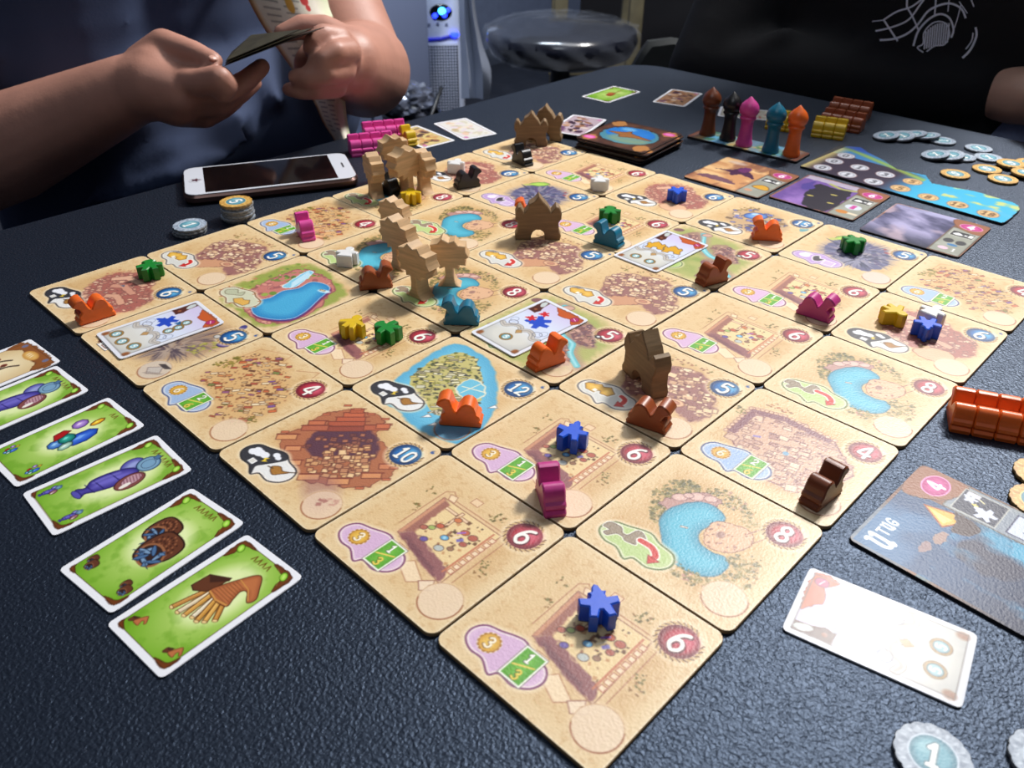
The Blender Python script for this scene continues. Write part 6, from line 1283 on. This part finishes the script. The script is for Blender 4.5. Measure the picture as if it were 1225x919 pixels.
def ballobj(name, p, r, m, parent, off, sc=(1, 1, 1), rot=None):
    b_ = bmesh.new(); bmesh.ops.create_uvsphere(b_, u_segments=14, v_segments=10, radius=r); bmesh.ops.scale(b_, vec=sc, verts=b_.verts); me = fin(b_, name, 80)
    o = obj(name, me, m, parent, Vector(p) - off); 
    if rot is not None: o.rotation_euler = rot
    return o
M_EYE = mat('eye_white', (220, 216, 210), .2)
for x in (.068, .132): ballobj('eye', (x, .598, .462), .012, M_EYE, p1, OFF1)
M_NAIL = mat('nail', (206, 158, 140), .3)
nd = dep(256, 69.5, .7165); ballobj('thumb_nail', nd, .0048, M_NAIL, p1, OFF1, (1.2, .8, .4), (.5, .1, .3))

# ---- cards and paper in the hands
def plate(P, th, name):
    P = [Vector(p) for p in P]; n = (P[1] - P[0]).cross(P[3] - P[0]).normalized() * th; bm = bmesh.new(); a = [bm.verts.new(p) for p in P]; b = [bm.verts.new(p + n) for p in P]
    bm.faces.new(a[::-1]); bm.faces.new(b)
    for q in range(4): bm.faces.new((a[q], a[(q+1) % 4], b[(q+1) % 4], b[q]))
    return fin(bm, name)
M_CBACK = mat('dark_olive_card', (66, 62, 46), .45, .1, 60, .35, vscale=60); M_CBACK2 = mat('dark_brown_card', (46, 34, 28), .45, .1, 60, .35, vscale=60)
for q, (dy, rot, m, l) in enumerate(((0, 0, M_CBACK2, 'lowest dark card of the fan held in both hands'), (-5, 3, M_CBACK, 'middle olive card of the fan held in both hands'), (-9, 7, M_CBACK, 'topmost pale edged card of the fan held in both hands'))):
    zq = V(0, 0, .0011 * q); P = [zq + dep(269 + q, 79 + dy * .3, .706), zq + dep(388 - rot * 4, 33 + dy * .2 + rot * 1.1, .722), zq + dep(322 - rot * 3, 50 + dy * .5, .775), zq + dep(276 + q, 70 + dy * .5, .755)]
    o = obj('playing_card', plate(P, .0005, 'playing_card'), m); tag(o, l, 'card')
k = Ink(1, 2, 90, (232, 226, 208)); X, Y = k.X, k.Y
k.wash((196, 150, 84), np.clip((.10 - X) * 12, 0, .9)); k.wash((120, 70, 36), np.clip((.05 - X) * 20, 0, .9)); k.wash((196, 206, 160), np.clip((X - .84) * 9, 0, .8)); k.wash((214, 206, 180), np.clip((fbm(X * 8, Y * 8, 3) - .5) * 2, 0, .5))
rg = random.Random(5)
for q in range(26):
    y = 1.96 - q * .07
    for c0, c1 in ((.16, .36), (.42, .66)): k.line([(c0, y), (c0 + (c1 - c0) * rg.uniform(.6, 1), y - .03)], .016, (120, 116, 110), .8)
k.ell(.50, 1.62, .05, .09, (214, 160, 60)); k.ell(.70, 1.66, .05, .05, (196, 40, 36)); k.ell(.72, 1.58, .03, .04, (196, 40, 36))
pm_ = k.mesh('paper', 0, 0)
Lf = smooth([(272, -60), (297, 0), (322, 44), (350, 84), (374, 120), (386, 146), (402, 171)], 8, False); Rt = smooth([(384, -60), (392, 0), (400, 26), (406, 62), (412, 110), (415, 140), (419, 163)], 8, False)
DD = np.interp(np.linspace(0, 1, len(Lf)), [0, .3, .6, 1], [.812, .812, .838, .805])
for v in pm_.vertices:
    u, t = v.co.x + .5, (1.0 - (v.co.y + 1.0) / 2) * (len(Lf) - 1); a = min(int(t), len(Lf) - 2); f_ = t - a
    l_, r_ = Lf[a] * (1 - f_) + Lf[a+1] * f_, Rt[a] * (1 - f_) + Rt[a+1] * f_; q = l_ * (1 - u) + r_ * u; dd_ = DD[a] * (1 - f_) + DD[a+1] * f_
    v.co = dep(q[0], q[1], dd_ + .02 * (u - .5) ** 2 * 4 - .015 * u)
pm_.update(); tag(obj('reference_sheet', pm_, M_PAPER), 'long curled cream sheet with printed lines behind the left hand', 'paper')

# ---- second person
p2_ = empty('person', (.82, .08, -.74), 0, 'seated person in a black sweatshirt with a white line print, arms on the table', 'person'); OFF2 = Vector((.82, .08, -.74))
s2r, s2l = V(.82, .27, .24), V(.82, -.12, .24); e2r, e2l = dep(852, 84, 1.09), V(.70, -.26, .05); w2r, w2l = dep(1184, 107, .935), V(.640, -.225, .090)
b2 = [([V(.82, .08, -.26), V(.82, .08, .12), V(.82, .08, .24)], [.135, .14, .10]), ([V(.82, .08, .24), V(.81, .08, .34)], [.06, .056]), ([s2r, V(.82, .08, .23), s2l], [.065, .08, .065]),
 ([s2r, e2r, w2r], [.055, .045, .030]), ([s2l, e2l, w2l], [.055, .045, .030]),
 ([w2r, w2r + V(-.004, -.03, .0), w2r + V(-.006, -.055, -.002)], [.030, .031, .026]), ([w2l, V(.634, -.195, .092), V(.630, -.175, .092)], [.029, .030, .026])]
for q in range(4):
    x = .570 + .014 * q; z = .040 + .004 * q; b2.append(([w2r + V(-.004, -.05, -.002), V(x, -.180, z), V(x - .004, -.210 - .004 * (2 - abs(q - 1.5)), z - .006), V(x - .002, -.230, z - .014)], [.016, .011, .0098, .008]))
    x = .608 + .014 * q; b2.append(([V(.630, -.18, .090), V(x, -.150, .088), V(x - .006, -.122, .082), V(x - .006, -.106, .072)], [.016, .011, .0098, .008]))
b2 += [([V(.594, -.125, .055), V(.578, -.145, .066), V(.573, -.170, .064)], [.018, .012, .009]), ([V(.637, -.20, .104), V(.631, -.175, .116), V(.626, -.155, .116)], [.018, .012, .009]),
 ([V(.83, .08, .42), V(.81, .08, .49), V(.82, .08, .51)], [.066, .080, .086]), ([V(.765, .08, .395), V(.78, .08, .43)], [.034, .05]), ([V(.727, .08, .455), V(.74, .08, .485)], [.014, .010]), ([V(.82, -.008, .46), V(.82, -.008, .485)], [.014, .016]), ([V(.82, .168, .46), V(.82, .168, .485)], [.014, .016]),
 ([V(.82, .16, -.25), V(.69, .22, -.22), V(.68, .22, -.66)], [.085, .06, .045]), ([V(.82, .0, -.25), dep(1232, 172, .985) + V(.01, 0, -.01), dep(1232, 172, .985) + V(.01, 0, -.5)], [.085, .065, .045])]
m2 = flesh(b2, .0042, 4, 'body'); m2.transform(Matrix.Translation(-OFF2)); obj('body', m2, SK2, p2_)
M_BLACKC = mat('black_sweat_fabric', (13, 14, 19), .9, .2, 420, .12, vscale=10)
sw = [([V(.83, .08, -.28), V(.82, .08, .12), V(.82, .08, .21)], [.165, .165, .135]), ([V(.82, .02, -.2), V(.81, .02, .12)], [.14, .14]), ([V(.82, .15, -.2), V(.81, .15, .12)], [.14, .14]), ([s2r, V(.82, .08, .225), s2l], [.084, .1, .084]), ([V(.82, .08, .24), V(.82, .08, .275)], [.082, .074]),
 ([s2r, e2r], [.078, .058]), ([e2r, lerp(e2r, w2r, .5), lerp(e2r, w2r, .93)], [.056, .050, .042]), ([s2l, e2l], [.078, .066]), ([e2l, lerp(e2l, w2l, .5), lerp(e2l, w2l, .9)], [.066, .056, .044]),
 ([lerp(e2r, w2r, .15) + V(-.035, 0, .02), lerp(e2r, w2r, .3) + V(-.02, 0, .05)], [.014, .012]), ([lerp(e2r, w2r, .5) + V(-.035, 0, .01), lerp(e2r, w2r, .6) + V(-.02, 0, .045)], [.012, .010]), ([lerp(e2r, w2r, .75) + V(-.03, 0, .0), lerp(e2r, w2r, .8) + V(-.01, 0, .04)], [.010, .010])]
swm = flesh(sw, .007, 5, 'sweatshirt'); bvh = BVHTree.FromPolygons([v.co[:] for v in swm.vertices], [p.vertices[:] for p in swm.polygons])
# white line print, drawn as thin flat ribbons lying on the cloth
rb = bmesh.new()
def ribbon(P, wd):
    P = smooth(P, 6, False); prev = None
    for q in range(len(P)):
        d = P[min(q+1, len(P)-1)] - P[max(q-1, 0)]; n2 = np.array([-d[1], d[0]]) / (np.hypot(*d) + 1e-9); pair = []
        for sg in (-1, 1):
            c = P[q] + n2 * sg * wd / 2; h = bvh.ray_cast(Vector(CAMC), Vector(ray(*c)).normalized())
            pair.append(None if h[0] is None else h[0] + h[1] * .0008)
        if prev and None not in prev and None not in pair and (pair[0] - prev[0]).length < .02:
            vs = [rb.verts.new(x) for x in (prev[0], prev[1], pair[1], pair[0])]; rb.faces.new(vs)
        prev = pair
X0 = lambda pts: [(985 + x / 5.104, y / 5.104) for x, y in pts]
for L, wd in (([(345, 245), (440, 235), (520, 200), (580, 145), (650, 60), (760, 20), (840, 50), (870, 110)], 2.4), ([(320, 190), (420, 165), (520, 120), (590, 30), (640, -40)], 2.0), ([(370, 120), (450, 70), (540, 40), (620, -20)], 2.0), ([(300, 130), (370, 122)], 1.2), ([(370, 120), (415, 190), (455, 250)], 2.2), ([(510, 40), (550, 110), (580, 180)], 2.0), ([(515, -40), (510, 40)], 2.0),
    ([(550, 280), (580, 190), (640, 120), (710, 85), (770, 110), (795, 180), (780, 230)], 2.4), ([(690, -40), (685, 30), (680, 95)], 1.8), ([(770, -30), (760, 70)], 1.2), ([(840, 30), (820, 110), (800, 170)], 1.2), ([(830, 10), (880, 80)], 1.2), ([(930, 165), (935, 220), (900, 300), (850, 355)], 2.6), ([(915, 200), (905, 250), (870, 300)], 1.4), ([(900, -10), (920, 40)], 1.4)):
    ribbon(X0(L), wd)
for q in range(11):                                                     # the striped hand at the middle of the print
    x = 628 + q * 14; y0 = 190 - 50 * math.sin(min(1, q / 6) * 1.5); y1 = 300 - q * 4
    ribbon(X0([(x, y0), (x - 6, (y0 + y1) / 2), (x - 12, y1)]), 1.8)
ribbon(X0([(610, 320), (575, 290), (610, 265), (615, 200), (660, 145), (710, 130), (755, 150), (770, 210), (740, 270), (680, 280), (630, 315)]), 1.6)
for v in rb.verts: v.co -= OFF2
pr_ = obj('chest_print', fin(rb, 'chest_print'), mat('pale_screen_print', (226, 230, 244), .7), None)
swm.transform(Matrix.Translation(-OFF2)); so = obj('sweatshirt', swm, M_BLACKC, p2_); pr_.parent = so
t2 = flesh([([V(.82, .16, -.26), V(.69, .22, -.23), V(.68, .22, -.66)], [.105, .078, .062]), ([V(.82, .0, -.26), dep(1232, 172, .985), dep(1232, 172, .985) + V(.01, 0, -.5)], [.105, .082, .066]), ([V(.82, .02, -.28), V(.82, .14, -.28)], [.13, .13])], .008, 5, 'trousers'); t2.transform(Matrix.Translation(-OFF2)); obj('trousers', t2, mat('pale_denim', (150, 162, 196), .85, .2, 300, .08), p2_)
h2 = flesh([([V(.835, .08, .52), V(.86, .08, .48), V(.865, .08, .42)], [.090, .082, .066]), ([V(.80, .03, .545), V(.80, .13, .545)], [.055, .055])], .006, 3, 'hair'); h2.transform(Matrix.Translation(-OFF2)); obj('hair', h2, mat('black_hair', (18, 15, 14), .5, .5, 200), p2_)
for y in (.048, .112): ballobj('eye', (.742, y, .482), .012, M_EYE, p2_, OFF2)
